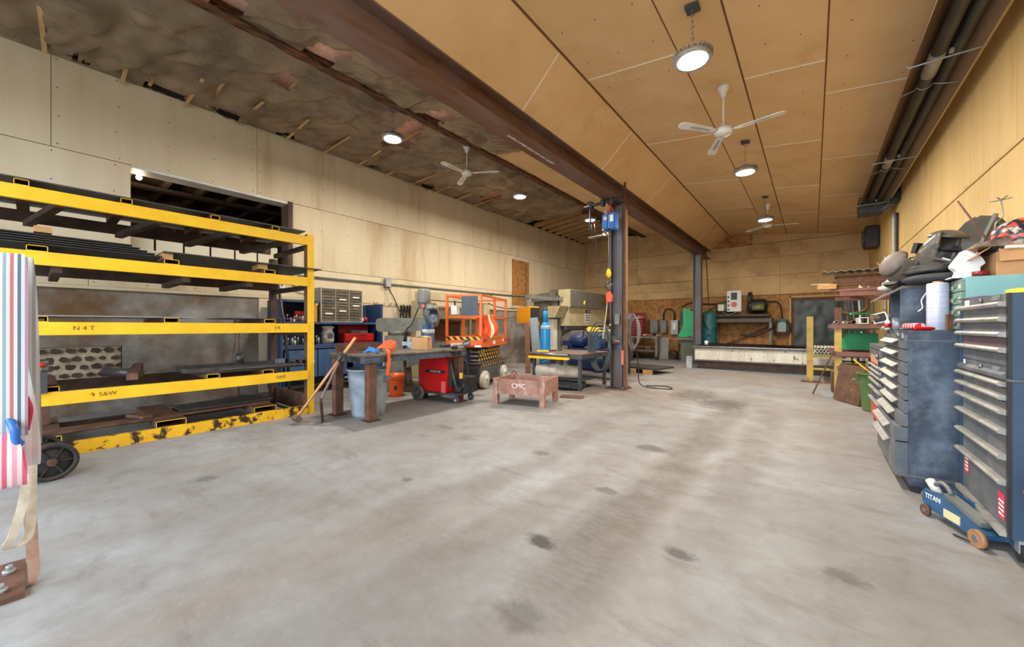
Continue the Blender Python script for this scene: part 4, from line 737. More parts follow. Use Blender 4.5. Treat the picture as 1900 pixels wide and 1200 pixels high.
HAZ = hazard('hazard_stripe', (232,178,40), (28,26,26), 7.); REFW = hazard('red_white_reflector', (206,30,30), (230,226,220), 2.2, 0)
LFT = mat('lift_chassis_grey', (92,92,92), (74,72,72), r=.5, sc=4); LFB = mat('lift_dark_blue', (44,52,70), (34,40,54), r=.5, sc=4)
o = T('scissor_lift', 'orange scissor lift with railed platform and white tyres', 'scissor lift', (-5.48,5.36,0), 21.7)
G().bx(-.34,.34,.06,1.62,.12,.5).obj('chassis', LFT, o, .01); G().bx(-.3,.3,-.03,.06,.2,.42).obj('front_bumper', LFB, o); G().bx(.341,.346,.1,1.6,.44,.49).obj('hazard_strip', HAZ, o); G().bx(-.36,.38,.02,1.66,.50,.53).obj('chassis_deck', LFT, o)
for x in (-.37,.37):
    for y in (.2,1.42):
        k = G().lathe([(.1,-.05),(.165,-.055),(.18,-.03),(.18,.03),(.165,.055),(.1,.05)],(x,y,.18),26,'x').obj('tyre', mat('white_tyre',(206,202,188),(180,174,158),r=.7,sc=8), o); G().lathe([(0,-.052),(.105,-.052),(.105,.052),(0,.052)],(x,y,.18),20,'x').obj('rim', WHT, k); G().cyl((x-.06,y,.18),(x+.06,y,.18),.03,n=10).obj('hub', GREY, k)
for i in range(3):
    z = .56+.085*i
    for x in (-.24,.24): a = G().bar((x,.12,z),(x,1.5,z+.05),.05,.055).obj('scissor_arm', LFT, o); G().bx(x+.026,x+.03,.15,1.48,z-.01,z+.045).obj('hazard_strip', HAZ, a)
    for y in (.12,1.5): G().cyl((-.28,y,z+.01),(.28,y,z+.01),.022,n=10).obj('pivot_pin', STEEL, o)
G().bx(-.16,.1,-.02,.14,.53,.76).obj('battery_tray', LFB, o, .01); G().bx(-.34,-.18,.02,.3,.53,.72).obj('hydraulic_pack', LFB, o, .01)
G().bx(-.38,.38,0,1.64,.835,.87).obj('platform_floor', DGREY, o)
for a, nm in (((-.38,.38,-.012,0),'toe_board'),((-.38,.38,1.64,1.652),'toe_board'),((-.392,-.38,0,1.64),'toe_board'),((.38,.392,0,1.64),'toe_board')): G().bx(*a,.84,1.055).obj(nm, ORG, o)
G().bx(-.375,.375,-.017,-.013,.985,1.05).obj('hazard_tape', HAZ, o); G().bx(-.37,.38,-.017,-.013,.842,.885).obj('reflector_tape', REFW, o); G().bx(.393,.397,.3,1.2,.98,1.03).obj('hazard_tape', HAZ, o); G().bx(.393,.397,1.3,1.6,.92,.97).obj('reflector_tape', REFW, o); G().bx(.393,.397,.05,.25,.94,1.0).obj('reflector_tape', REFW, o); G().bx(.393,.397,.65,.8,.88,.95).obj('warning_sticker', PAPER, o)
for x in (-.37,.37):
    for y in (.01,.82,1.63): G().bx(x-.022,x+.022,y-.022,y+.022,1.05,1.9).obj('rail_post', ORG, o)
for z in (1.45,1.88):
    for a, b in (((-.37,.01,z),(.37,.01,z)),((-.37,1.63,z),(.37,1.63,z)),((-.37,.01,z),(-.37,1.63,z)),((.37,.01,z),(.37,1.63,z))): G().bar(a,b,.036).obj('guard_rail', ORG, o)
G().bx(-.03,.32,-.03,-.024,1.48,1.86).obj('manual_panel', mat('slate_panel',(72,82,94),(62,70,82),r=.5,sc=4), o); k = G().bx(-.3,-.17,.05,.18,1.5,1.68).obj('control_box', WHT, o); G().cyl((-.235,.1,1.68),(-.235,.1,1.78),.018).obj('joystick', BLACK, k)
o = T('work_vest', 'orange safety vest with pale stripes draped on the lift rail', 'vest', (-5.1,5.62,1.05), 21.7); q = G()
for i in range(9):
    for j in range(9):
        u = i/8-.5; v = j/8; q.v.append((u*.42*(1-.35*v)+.04*math.sin(v*5), .05*math.sin(u*14)+.05*v, .44-.44*(1-v)*(1+.1*math.sin(u*9))+.0))
q.f = [(i*9+j,(i+1)*9+j,(i+1)*9+j+1,i*9+j+1) for i in range(8) for j in range(8)]; q.mi = [1 if i in (5,6) else 0 for i in range(8) for j in range(8)]; q.sm = set(range(64)); k = q.obj('cloth', [mat('hi_vis_orange',(240,92,30),(222,72,20),r=.8,sc=9), mat('pale_reflective',(214,208,170),r=.5)], o); k.modifiers.new('solid','SOLIDIFY').thickness = .012
# ------------------------------------------------------------------ things on the left wall further on
struct(tag(G().bx(XL,XL+.02,10.23,11.21,2.0,3.58).obj('board_1', OSB), 'x', 'x')); ob = bpy.data.objects['board_1']; ob.name = 'osb_board'; del ob['kind']; tag(ob, 'tall strand-board panel fixed high on the left wall', 'board')
G().bx(XL+.02,XL+.026,11.0,11.03,2.05,3.5).obj('panel_seam', DWOOD, ob)
tag(G().bx(-7.75,-7.45,5.9,8.3,1.92,2.12).obj('box_beam', BEIGE), 'long beige machine beam behind the scissor lift', 'beam')
o = T('sheet_shear', 'beige sheet-metal machine standing behind the scissor lift', 'machine', (-7.6,7.1,0)); G().bx(-.3,.2,-1.2,-.95,0,1.9).obj('side_frame', BEIGE, o); G().bx(-.3,.2,.95,1.2,0,1.9).obj('side_frame', BEIGE, o); G().bx(-.2,.15,-.95,.95,.6,.85).obj('bed', MGREY, o); G().bx(-.25,.1,-.95,.95,1.45,1.65).obj('upper_blade_beam', MGREY, o); G().bx(-.32,-.3,-.9,.5,.1,1.4).obj('rear_guard', DWOOD, o)
struct(G().bx(-8.12,-8.02,8.4,9.0,.0,2.0).obj('door_1', DWOOD))
tag(G().tube(spl([(XL+.05,9.2,2.32),(XL+.3,8.6,2.02),(XL+.35,9.3,1.85),(XL+.3,10.6,1.9),(XL+.1,11.2,2.1)],7),.014,6).obj('power_cable', CABLE), 'black cable looping on the left wall behind the lift', 'cable')
# leaning steel
tag(G().bar((-6.05,8.35,.01),(-6.6,9.05,1.35),.14,.06).obj('timber_plank', DWOOD), 'dark plank leaning left of the blue gas cylinder', 'plank')
o = T('steel_channel', 'galvanised steel channel leaning beside the bright blue cylinder', 'steel channel', (-5.75,8.4,0), 25); G().bx(-.11,.11,-.005,.005,0,1.5).bx(-.11,-.1,-.05,.05,0,1.5).bx(.1,.11,-.05,.05,0,1.5).obj('profile', GALV, o, rot=(5,-4,0))
for i in range(4): tag(G().cyl((-5.6+.07*i,8.25,.01),(-5.72+.05*i,8.6,1.45),.014,n=8).obj('steel_rod', RUSTD), ('leftmost','second','third','rightmost')[i]+' thin dark rod leaning behind the bright blue cylinder', 'rod', 'rods behind the cylinder')
# ------------------------------------------------------------------ bright blue cylinder with hose
o = T('gas_cylinder', 'bright blue gas cylinder wrapped with a black hose', 'gas cylinder', (-5.25,7.98,0)); G().lathe([(.12,0),(.125,.02),(.125,1.18),(.118,1.25),(.08,1.33),(.06,1.36)],(0,0,0),28).obj('bottle', CYB, o); G().lathe([(.062,1.36),(.062,1.6),(.05,1.64),(.0,1.65)],(0,0,0),16).obj('valve_cap', CYB, o); k = G().cyl((0,0,1.65),(0,0,1.72),.025).obj('valve', STEEL, o); G().cyl((0,0,1.7),(0,0,1.72),.04,n=12).obj('handwheel', CYB, k); G().lathe([(.127,1.2),(.112,1.27)],(0,0,0),28).obj('white_shoulder_ring', WHT, o)
for i in range(4): G().tube([(.14*math.cos(a)+.03*math.cos(a*2+i),.14*math.sin(a),.5-.1*i+.04*math.sin(a+i)+(.03*math.cos(2*a))) for a in [2*math.pi*j/20 for j in range(20)]],.018,7,True).obj('hose_turn', HOSE, o)
# ------------------------------------------------------------------ rusty steel tray on legs
o = T('steel_tray', 'pale rusty steel tray on four legs, chalked with letters', 'tray', (-3.72,5.08,0), 14); RP = mat('pinkish_rust',(166,126,110),(140,98,84),r=.8,sc=5,dirt=(188,160,148),ds=4,dlo=.55,dhi=.7)
for a in ((-.42,.42,-.33,-.31),(-.42,.42,.31,.33),(-.42,-.4,-.31,.31),(.4,.42,-.31,.31)): G().bx(*a,.17,.41).obj('side_plate', RP, o)
G().bx(-.4,.4,-.31,.31,.17,.185).obj('bottom_plate', RUST, o)
for x in (-.4,.4):
    for y in (-.31,.31): G().bx(x-.04,x+.04,y-.04,y+.04,0,.42).obj('leg', RP, o)
text('CMC', .11, SCUFF, o, (.0,-.332,.31), (90,0,0), 'chalk_writing')
G().tube(arc((-.36,.31,.41),.05,0,180,8),.01,6).obj('lifting_lug', RUST, o)
# ------------------------------------------------------------------ second steel table beside the column
o = T('steel_table', 'low steel work table with a yellow front edge beside the column', 'work table', (-3.92,7.15,0), 0)
G().bx(-.75,.45,-.62,.62,.70,.72).obj('table_top', mat('brown_plate',(120,96,80),(96,76,64),r=.5,m=.3,sc=3), o); G().bx(-.75,.45,-.62,-.58,.62,.70).obj('front_rail', DGREY, o); G().bx(-.75,.2,-.70,-.63,.60,.65).obj('yellow_bar', YEL, o); G().bx(.41,.45,-.58,.62,.62,.70).obj('side_rail', DGREY, o); G().cyl((-.75,-.66,.69),(.18,-.66,.69),.03,n=10).obj('edge_pipe', STEEL, o)
for x in (-.7,.38):
    for y in (-.55,.55): G().bx(x-.03,x+.03,y-.03,y+.03,0,.70).obj('leg', DGREY, o)
G().bx(-.7,.4,-.5,.5,.18,.2).obj('lower_shelf', DGREY, o)
o = T('paper_roll', 'battered white cardboard tube lying on the low table shelf', 'tube', (-4.1,6.75,.335)); G().pipe((-.45,-.15,0),(.45,.1,0),.13,.1,22).obj('tube_wall', mat('dirty_white_tube',(206,200,190),(176,162,142),r=.8,sc=5,dirt=(120,100,80),ds=6), o); G().cyl((-.43,-.145,0),(.43,.094,0),.1,n=20).obj('core', mat('core_card',(170,120,92),r=.9), o)
o = T('tool_case', 'flat black plastic case under the low steel table', 'case', (-3.85,6.7,.0), 12); G().bx(-.42,.3,-.2,.2,.03,.16).obj('shell', BLACK, o, .02); G().bx(-.15,.1,-.24,-.2,.07,.1).obj('handle', DGREY, o); G().bx(-.3,-.22,-.21,-.2,.08,.13).obj('latch', DGREY, o)
for q in ((-.38,-.16),(.26,-.16),(-.38,.16),(.26,.16)): G().cyl((q[0],q[1],0),(q[0],q[1],.03),.02,n=8).obj('foot', DGREY, o)
tag(G().bx(-.2,.2,-.12,.12,0,.02).obj('steel_offcut', RUST, loc=(-3.35,5.95,0), rot=(0,0,20)), 'small rusty plate offcut on the floor by the low table', 'metal plate')
o = T('yellow_level', 'yellow tool case on the machine hood behind the low table', 'case', (-4.2,8.9,1.13), 10); G().prism([(-.34,0),(.34,0),(.34,.08),(-.3,.12),(-.34,.08)],-.05,.05,'y').obj('shell', mat('bright_yellow',(240,200,20),r=.4), o); G().bc((.05,-.055,.05),(.1,.008,.03)).obj('handle_slot', BLACK, o)
for i in range(3): tag(G().bc((0,0,0),(.25-.04*i,.08,.03)).obj('hand_tool', (YEL,RUST,BLACK)[i], loc=(-4.5+.06*i,6.75+.25*i,.736), rot=(0,0,20+50*i)), ('yellow','rusty','black')[i]+' hand tool lying on the low steel table', 'tool', 'tools on the low table')
# ------------------------------------------------------------------ blue air compressor behind the low table
o = T('air_compressor', 'dark blue air compressor with tank and motor behind the low table', 'compressor', (-4.35,8.6,0), 0)
G().lathe([(.0,-.8),(.2,-.74),(.27,-.6),(.27,.6),(.2,.74),(0,.8)],(0.2,0,.42),24,'x').obj('tank', NAVY, o)
for x in (-.35,.7): G().bx(x-.05,x+.05,-.2,.2,0,.2).obj('foot', NAVY, o)
G().bx(-.5,.8,-.22,.22,.69,.72).obj('deck', NAVY, o); k = G().lathe([(.0,-.22),(.14,-.2),(.17,-.15),(.17,.15),(.14,.2),(0,.22)],(-.3,0,.9),18,'x').obj('motor', NAVY, o)
for i in range(5): G().lathe([(.175,-.012),(.185,0),(.175,.012)],(-.42+.06*i,0,.9),18,'x').obj('motor_fin', NAVY, k)
k = G().bx(.05,.35,-.13,.13,.72,.95).obj('pump_block', mat('blue_pump',(40,70,120),r=.5), o, .02)
for x in (.1,.28): G().cyl((x,0,.95),(x,0,1.08),.07,n=14).obj('cylinder_head', BLUE, k)
k = G().bx(.55,.75,-.16,.16,.72,1.05).obj('belt_guard', mat('grey_hood',(104,104,104),r=.5), o, .02); G().tube(spl([(-.15,-.1,.95),(0,-.24,1.2),(.1,-.2,1.0),(.15,-.15,.75)],5),.014,6).obj('air_line', CABLE, o)
o = T('machine_hood', 'grey and blue slanted machine hood behind the low table', 'machine', (-4.7,9.7,0)); G().prism([(-.9,.86),(.9,.86),(.9,.98),(.7,1.15),(-.6,1.15),(-.9,.98)],-.3,.3,'y').obj('hood', mat('hood_grey',(112,106,98),(92,86,80),r=.5,sc=4), o); G().bx(-.9,.9,-.31,.31,.72,.86).obj('blue_rail', NAVY, o)
for x in (-.7,.1,.8): G().bx(x-.08,x+.08,-.22,.22,.0,.72).obj('leg_frame', NAVY, o)
for x in (-.2,.7): G().bx(x-.06,x+.06,-.32,-.24,.5,.72).obj('bracket', BEIGE, o)
# ------------------------------------------------------------------ press brake
o = T('press_brake', 'big beige and grey press brake machine in the far left corner', 'press brake', (-6.2,10.96,0))
RAMG = mat('ram_grey',(112,108,100),(96,92,84),r=.5,sc=3)
G().bx(-.04,.0,0,2.84,1.92,2.47).obj('ram_cover', RAMG, o); G().bx(-.5,-.04,.0,2.84,1.9,2.49).obj('ram_body', BEIGE, o); G().bx(-.45,-.1,.05,2.79,1.28,1.9).obj('upper_beam', BEIGE, o); G().bx(-.42,-.14,.1,2.74,.55,.9).obj('bed', MGREY, o); G().bx(-.3,-.24,.1,2.74,1.16,1.28).obj('punch_tooling', STEEL, o); G().bx(-.32,-.22,.1,2.74,.9,1.0).obj('die', STEEL, o); G().bx(-.45,-.1,.0,2.84,0,.55).obj('base', MGREY, o)
for y in (0,2.64): G().bx(-1.5,-.45,y,y+.2,0,2.3).obj('side_frame', MGREY, o)
k = G().bx(.0,.006,2.3,2.55,2.05,2.42).obj('emblem_plate', mat('brown_emblem',(96,72,44),r=.5), o); text('H', .3, mat('emblem_gold',(172,128,60),r=.5), k, (.008,2.42,2.27), (90,0,90)); G().lathe([(.0,.004),(.1,.0)],(.001,.95,2.06),16,'x',).obj('yellow_sticker', mat('sticker_yellow',(230,200,40),r=.5), o)
k = G().bx(-.1,-.094,1.15,1.55,1.42,1.84).obj('danger_sign', PAPER, o); G().bx(-.094,-.09,1.24,1.55,1.72,1.84).obj('sign_header', BLACK, k); G().bx(-.094,-.09,1.15,1.24,1.72,1.84).obj('sign_red', DRED, k); text('DANGER', .07, PAPER, k, (-.088,1.4,1.78), (90,0,90))
for r_ in range(3):
    for c in range(3): G().bx(-.094,-.091,1.18+.12*c,1.27+.12*c,1.45+.085*r_,1.51+.085*r_).obj('pictogram', DGREY, k)
G().prism([(-.6,1.55),(-.32,1.55),(-.12,1.92),(-.6,1.92)],-.5,.0,'y').obj('side_guard', BEIGE, o); G().bx(-.75,-.5,-.3,-.05,.3,1.5).obj('hydraulic_cabinet', WHT, o); G().bx(-1.5,-.3,-.15,.0,2.12,2.24).obj('pendant_boom', GREY, o); G().prism([(-1.4,2.24),(-.6,2.24),(-.5,2.5),(-.75,2.5),(-.8,2.42),(-1.4,2.35)],-.1,.1,'y').obj('hydraulic_head', MGREY, o)
G().bx(-.76,-.64,-1.52,-.15,2.12,2.24).obj('pendant_boom', GREY, o); G().bx(-.74,-.66,-1.5,-1.42,2.05,2.12).obj('pendant_arm', GREY, o)
o = T('control_pendant', 'orange-yellow machine control box hung before the press brake', 'control box', (-6.9,9.5,1.28), -20); AMB = mat('amber_enclosure',(240,158,22),(228,144,16),r=.4,sc=4); G().prism([(-.36,.12),(-.3,.08),(.2,.08),(.24,0),(.36,.0),(.34,.58),(-.32,.58)],-.18,.18,'y').obj('enclosure', AMB, o); G().bx(.35,.4,-.14,.16,.14,.54).obj('screen_bezel', BLACK, o); G().bx(-.06,.06,-.06,.06,.58,.8).obj('mount', GREY, o)
# ------------------------------------------------------------------ hoist, hoses on the column
o = T('electric_hoist', 'small blue electric hoist with cable and hook hung at the column top', 'hoist', (-3.09,7.0,3.1)); HB = mat('hoist_blue',(30,106,190),(24,92,170),r=.4,sc=4)
G().bx(-.14,-.01,-.1,.1,.04,.34).obj('motor_housing', HB, o, .02); G().bx(.0,.13,-.1,.1,.03,.35).obj('gear_housing', HB, o, .02); G().bx(-.012,.002,-.08,.08,.06,.32).obj('drum', STEEL, o); G().bx(.03,.1,-.105,-.101,.17,.3).obj('label_plate', PAPER, o); G().bx(-.1,-.03,-.105,-.101,.22,.28).obj('label_plate', CREAM, o); G().tube([(-.05,0,.34),(-.02,0,.48),(0,0,.56),(.02,0,.48),(.05,0,.34)],.012,6).obj('red_shackle', RED, o)
G().cyl((-.03,-.02,.05),(-.03,-.02,-.72),.005,n=6).obj('wire_rope', GALV, o); k = G().lathe([(.0,-.9),(.045,-.86),(.05,-.8),(.02,-.72)],(-.03,-.02,0),12).obj('hook_block', mat('hook_yellow',(238,196,30),r=.4), o); G().tube(arc((-.03,-.02,-1.02),.05,100,400,12),.012,7).obj('hook', STEEL, k)
o = T('lever_puller', 'orange hand puller hanging from the hoist hook', 'hand tool', (-3.1,6.97,1.72)); G().tube(arc((.0,.0,.32),.08,0,360,14,'xz')[:-1],.01,6,True).obj('ring', BLACK, o); G().prism([(-.05,.0),(.05,.02),(.06,.14),(.0,.22),(-.06,.16)],-.03,.03,'y').obj('body', mat('red_orange',(232,86,52),r=.5), o); G().ribbon(spl([(-.04,0,.05),(-.08,0,-.3),(-.14,0,-.7)],5),.03,.006,(0,1,0)).obj('strap', CREAM, o)
o = T('trolley_bar', 'black steel trolley bar clamped across the beam above the hoist', 'bar', (-3.15,7.0,3.68)); G().cyl((-.5,0,0),(.35,0,.04),.028,n=10).obj('bar', BLACK, o)
for x in (-.35,-.1,.1,.28): G().bx(x-.03,x+.03,-.05,.05,-.05,.07).obj('clamp', BLACK, o)
G().tube([(-.38,0,-.03),(-.37,0,-.3),(-.4,0,-.5)],.02,6).obj('chain_fall', DGREY, o)
o = T('hose_coil', 'large coil of grey hose hung on the left side of the column', 'hose', (-3.3,7.2,.9))
for i in range(6):
    rz, rxx = .50-.035*i, .24-.012*i; G().tube([((rxx*math.cos(a))-.1+.01*i, -.06+.02*i+.03*math.sin(a), rz*math.sin(a)-.04-.035*i) for a in [2*math.pi*j/28 for j in range(28)]],.013,7,True).obj('hose_turn', HOSE, o)
G().bx(.0,.09,-.02,.06,.3,.36).obj('wall_hook', STEEL, o)
o = T('hose_coil', 'thin grey cable coil hung on the right side of the column', 'cable', (-2.88,7.45,1.15))
for i in range(4): G().tube([(.06+.1*math.cos(a)+.01*i, .02*i, (.36-.03*i)*math.sin(a)) for a in [2*math.pi*j/24 for j in range(24)]],.01,6,True).obj('cable_turn', GREY, o)
G().bx(-.04,.04,-.02,.06,.3,.36).obj('hook', STEEL, o)
o = T('air_manifold', 'copper and brass air fittings on the column front', 'fittings', (-3.09,7.22,1.0)); G().cyl((-.12,0,.0),(.1,0,-.05),.012).obj('copper_pipe', mat('copper',(196,112,80),r=.35,m=.7), o); G().cyl((-.1,0,.0),(-.1,0,.25),.012).obj('valve_stem', STEEL, o); G().lathe([(.03,0),(.035,.03),(.02,.06)],(-.1,0,.25),12).obj('regulator', STEEL, o); G().bx(.0,.09,-.02,.03,.3,.5).obj('switch_box', GREY, o)
tag(G().bx(-2.965,-2.925,7.235,7.295,.5,.78).obj('orange_tool', mat('orange_grip',(226,110,70),r=.5)), 'orange handle hanging on the right of the column', 'handle')
tag(G().tube(spl([(-2.85,7.6,1.0),(-2.8,7.7,.5),(-2.75,7.65,.1),(-2.5,7.8,.012),(-2.2,7.9,.012),(-2.4,8.2,.012),(-2.75,8.0,.012)],7),.01,6).obj('power_cable', CABLE), 'black cable curling on the floor to the right of the column', 'cable')
for i, z in enumerate((3.0,2.2)): tag(G().tube(spl([(-5.0+.1*i,10.0,4.2),(-4.95+.1*i,10.1,3.0),(-4.9+.1*i,10.2,1.9)],5),.006,5).obj('hanging_wire', DGREY), ('left','right')[i]+' thin wire hanging from the ceiling left of the hoist', 'wire', 'wires left of the hoist')
# ------------------------------------------------------------------ far end: plates, carts, machines
o = T('plate_stack', 'dark steel plate resting on pale wood blocks right of the column', 'metal plate', (-3.9,10.5,0)); G().bc((0.1,.1,.14),(1.5,.9,.05),(0,0,-12)).obj('plate', SHEET, o)
for x, y in ((.05,-.42),(.5,-.45),(-.1,.4)): G().bc((x,y,.057),(.24,.12,.11),(0,0,10)).obj('wood_block', WOOD, o)
o = T('steel_cart', 'grey steel cart on casters loaded with scrap at the far wall', 'cart', (-5.1,14.85,0)); 
G().bx(-.6,.55,-.35,.35,.82,.88).obj('top', GREY, o); G().bx(-.6,.55,-.35,.35,.32,.36).obj('shelf', GREY, o)
for x in (-.56,.5):
    for y in (-.31,.3): k = G().bx(x-.04,x+.04,y-.03,y+.03,.14,.82).obj('leg', GREY, o); G().cyl((x,y-.025,.07),(x,y+.025,.07),.07,n=14).obj('caster', RUB, k)
random.seed(11)
for i in range(9): tag(G().bc((0,0,0),(random.uniform(.08,.2),random.uniform(.06,.14),random.uniform(.06,.13)),(random.uniform(-15,15),random.uniform(-15,15),random.uniform(0,90))).obj('scrap_piece', (WOOD,RUST,DWOOD,RUST,STEEL)[i%5], loc=(-5.5+.1*i,14.62+.1*(i%2),.47)), '%s piece of scrap on the grey cart shelf, %s from the left' % (('pale wood','rusty','dark wood','rusty','shiny')[i%5], ordn[i]), 'scrap', 'scrap on the cart shelf')
for i in range(6): tag(G().bc((0,0,0),(random.uniform(.06,.14),random.uniform(.06,.1),random.uniform(.05,.1)),(0,0,random.uniform(0,90))).obj('small_part', (WHT,STEEL,RED,RUST,BLACK,BEIGE)[i], loc=(-5.05+.09*i,14.62,.94)), ('white','shiny','red','rusty','black','beige')[i]+' small part on top of the grey cart', 'part', 'parts on the cart')
o = T('tool_chest', 'dark red tool chest with open lid on the far cart', 'tool chest', (-5.45,14.85,.882)); G().bx(-.3,.3,-.22,.2,0,.66).obj('body', DRED, o); G().bx(-.28,.28,.19,.21,.66,.92).obj('lid', DRED, o)
for i in range(6): k = G().bx(-.28,.28,-.235,-.22,.04+i*.1,.125+i*.1).obj('drawer', DRED, o); G().bx(-.2,.2,-.245,-.235,.1+i*.1,.115+i*.1).obj('handle', STEEL, k)
for i in range(3): G().bc((-.1+.12*i,0,.7+.03*i),(.24,.1,.03),(0,8*i,20*i)).obj('loose_paper', (CREAM,PAPER,CARD)[i], o)
for i, (x, z0, z1, w, m, lb) in enumerate(((-4.98,1.0,1.52,.3,GREY,'wide grey electrical panel left on the far wall'),(-4.6,1.0,1.5,.2,GREY,'narrow grey electrical panel on the far wall'),(-4.2,.95,1.5,.26,GALV,'light grey fuse box with dark frame on the far wall'),(-3.86,.55,.95,.2,GREY,'grey switch box low on the far wall by the green machine'),(-3.6,.85,1.25,.12,GREY,'small grey switch box behind the green machine'),(-.8,1.08,1.52,.22,mat('pale_green_box',(150,176,168),r=.5),'pale green electrical box right of the compressor table'))):
    o = T('electrical_box', lb, 'electrical box', (x,15.58,z0), 0, 'boxes on the far wall'); G().bx(-w/2,w/2,-.16,0,0,z1-z0).obj('housing', m, o, .005); G().bx(-w/2+.03,w/2-.03,-.166,-.16,.03,z1-z0-.03).obj('door', m, o); G().bx(w/2,w/2+.03,-.1,-.05,.1,.25).obj('lever', DGREY, o)
    if i == 2: G().bx(-.06,.05,-.17,-.167,.2,.45).obj('paper_label', PAPER, o)
tag(G().tube([(-4.62,15.5,1.5)]+arc((-4.42,15.5,1.75),.2,180,0,12)+[(-4.22,15.5,1.5)],.025,8).obj('conduit_arch', CABLE), 'black conduit arched between the grey boxes on the far wall', 'conduit')
tag(G().tube(spl([(-3.9,15.3,2.0),(-3.6,15.45,2.15),(-3.2,15.5,2.1),(-2.8,15.5,2.08),(-2.4,15.4,2.05)],6),.022,8).obj('conduit', CABLE), 'black conduit running behind the far column to the compressor', 'conduit')
tag(G().tube(spl([(-1.4,15.45,2.1),(-1.0,15.5,2.1),(-.85,15.5,1.95),(-.8,15.5,1.52)],6),.022,8).obj('conduit', CABLE), 'black conduit bending down to the pale green box', 'conduit')
tag(G().tube(spl([(-3.9,15.4,.9),(-4.05,15.4,.6),(-3.95,15.42,.4),(-3.8,15.44,.55)],6),.012,6).obj('power_cable', CABLE), 'black cable hanging below the grey switch box', 'cable')
o = T('wall_notice', 'white printed notice on the far wall left of the red chest', 'notice', (-6.15,15.58,1.25)); G().bx(-.16,.16,-.01,0,0,.42).obj('sheet', PAPER, o)
for i in range(5): G().bx(-.12,.12,-.013,-.01,.06+.07*i,.085+.07*i).obj('print_line', DGREY, o)
o = T('blue_machine', 'blue and white bench machine behind the column at the far left', 'machine', (-5.55,13.2,0)); G().bx(-.35,.35,-.3,.3,.0,.42).obj('stand', BLUE, o); G().prism([(-.3,.42),(.35,.42),(.2,1.1),(-.15,1.1)],-.25,.25,'y').obj('body', BLUEL, o); G().bx(-.2,.2,-.25,.25,1.1,1.2).obj('top_cover', WHT, o); G().cyl((.1,-.45,.62),(.5,-.45,.62),.02).obj('bar', STEEL, o)
o = T('hand_truck', 'dark hand truck with a tyre leaning at the far wall', 'hand truck', (-4.05,15.2,0)); wheel(o,(0,0,.16),.16,.07); G().tube(spl([(.06,0,.16),(.06,.1,.4),(.06,.2,.6)],4),.02,6).obj('handle', RUSTD, o)
tag(G().bc((0,0,.42),(.34,.03,.84),(-9,0,0)).obj('leaning_sheet', GREY, loc=(-4.42,14.85,.01), rot=(0,0,6)), 'dark grey panel leaning beside the far cart', 'panel')
# green ironworker and grey column, tank
o = T('green_machine', 'bright green metal-working machine by the far column', 'machine', (-3.55,14.75,0)); G().prism([(-.3,.88),(.28,.88),(.28,1.72),(.1,1.9),(-.1,1.9),(-.1,1.25)],-.25,.25,'y').obj('body', GREEN, o); G().bx(-.2,.2,-.15,.2,.0,.88).obj('pedestal', mat('olive_grey',(92,96,80),r=.6), o); G().bx(-.34,.3,-.3,.3,.78,.86).obj('work_table', MGREY, o); G().bx(-.22,-.1,-.2,.2,1.3,1.8).obj('slide', BLACK, o); G().bar((.1,-.2,.9),(.5,-.3,.55),.1,.12).obj('chute', RUST, o)
o = T('air_tank', 'tall teal vertical air tank beside the far column', 'tank', (-2.86,14.72,0)); G().lathe([(.2,0),(.2,.12),(.24,.15),(.25,.22),(.25,1.6),(.22,1.72),(.1,1.8),(0,1.81)],(0,0,0),26).obj('shell', TEALT, o); G().cyl((0,0,1.8),(0,0,2.0),.02).obj('outlet', STEEL, o); G().cyl((.05,-.26,.95),(.05,-.23,.95),.05,n=14).obj('inspection_port', mat('dark_teal',(16,40,44),r=.5), o)
o = T('compressor_table', 'tall brown steel table under the compressor at the far wall', 'table', (-1.87,15.1,0)); G().bx(-.86,.84,-.35,.4,1.4,1.52).obj('top', mat('brown_steel',(92,78,66),(76,64,54),r=.6,sc=4), o)
for x in (-.82,.8):
    for y in (-.31,.36): G().bx(x-.035,x+.035,y-.035,y+.035,0,1.4).obj('leg', MGREY, o)
G().bar((-.8,.36,.5),(.8,.36,1.3),.04).obj('cross_brace', RUSTD, o); G().bx(-.85,.83,-.05,.05,1.52,1.6).obj('skid', DWOOD, o)
o = T('screw_compressor', 'compressor with pale control panel and dark motor on the tall table', 'compressor', (-1.85,15.05,1.6)); G().bx(-.8,.75,-.25,.3,.0,.06).obj('skid', BLACK, o); k = G().bx(-.44,-.02,-.36,-.22,.16,.86).obj('control_panel', mat('panel_grey',(196,196,190),r=.4), o, .01); G().bx(-.32,-.14,-.366,-.36,.56,.8).obj('display', BLACK, k); G().lathe([(.09,.0),(.08,.02),(0,.025)],(-.23,-.37,.4),14,'y').obj('red_sticker', mat('sticker_red',(200,80,70),r=.5), k)
for i in range(4): G().bx(-.42,-.37,-.366,-.36,.2+.14*i,.26+.14*i).obj('indicator', BLACK, k)
G().lathe([(.0,-.3),(.16,-.28),(.2,-.2),(.2,.2),(.16,.28),(0,.3)],(-.55,0,.32),18,'x').obj('motor', mat('olive_motor',(84,100,72),r=.5), o); G().lathe([(.0,-.3),(.2,-.26),(.24,-.2),(.24,.2),(.2,.26),(0,.3)],(.4,0,.34),18,'x').obj('air_end', BLACK, o); G().lathe([(.0,-.05),(.26,-.05),(.26,.05),(0,.05)],(.2,0,.56),20,'x').obj('fan_shroud', BLACK, o); G().lathe([(.1,-.16),(.1,.16)],(.45,-.25,.28),14,'x').obj('oil_filter', mat('olive_filter',(112,112,60),r=.5), o); G().bx(-.74,-.56,-.22,-.2,.2,.42).obj('nameplate', CREAM, o); G().tube(spl([(-.6,-.2,.15),(-.4,-.35,.05),(-.2,-.36,.12),(-.1,-.36,.16)],5),.016,6).obj('cable', GREY, o)
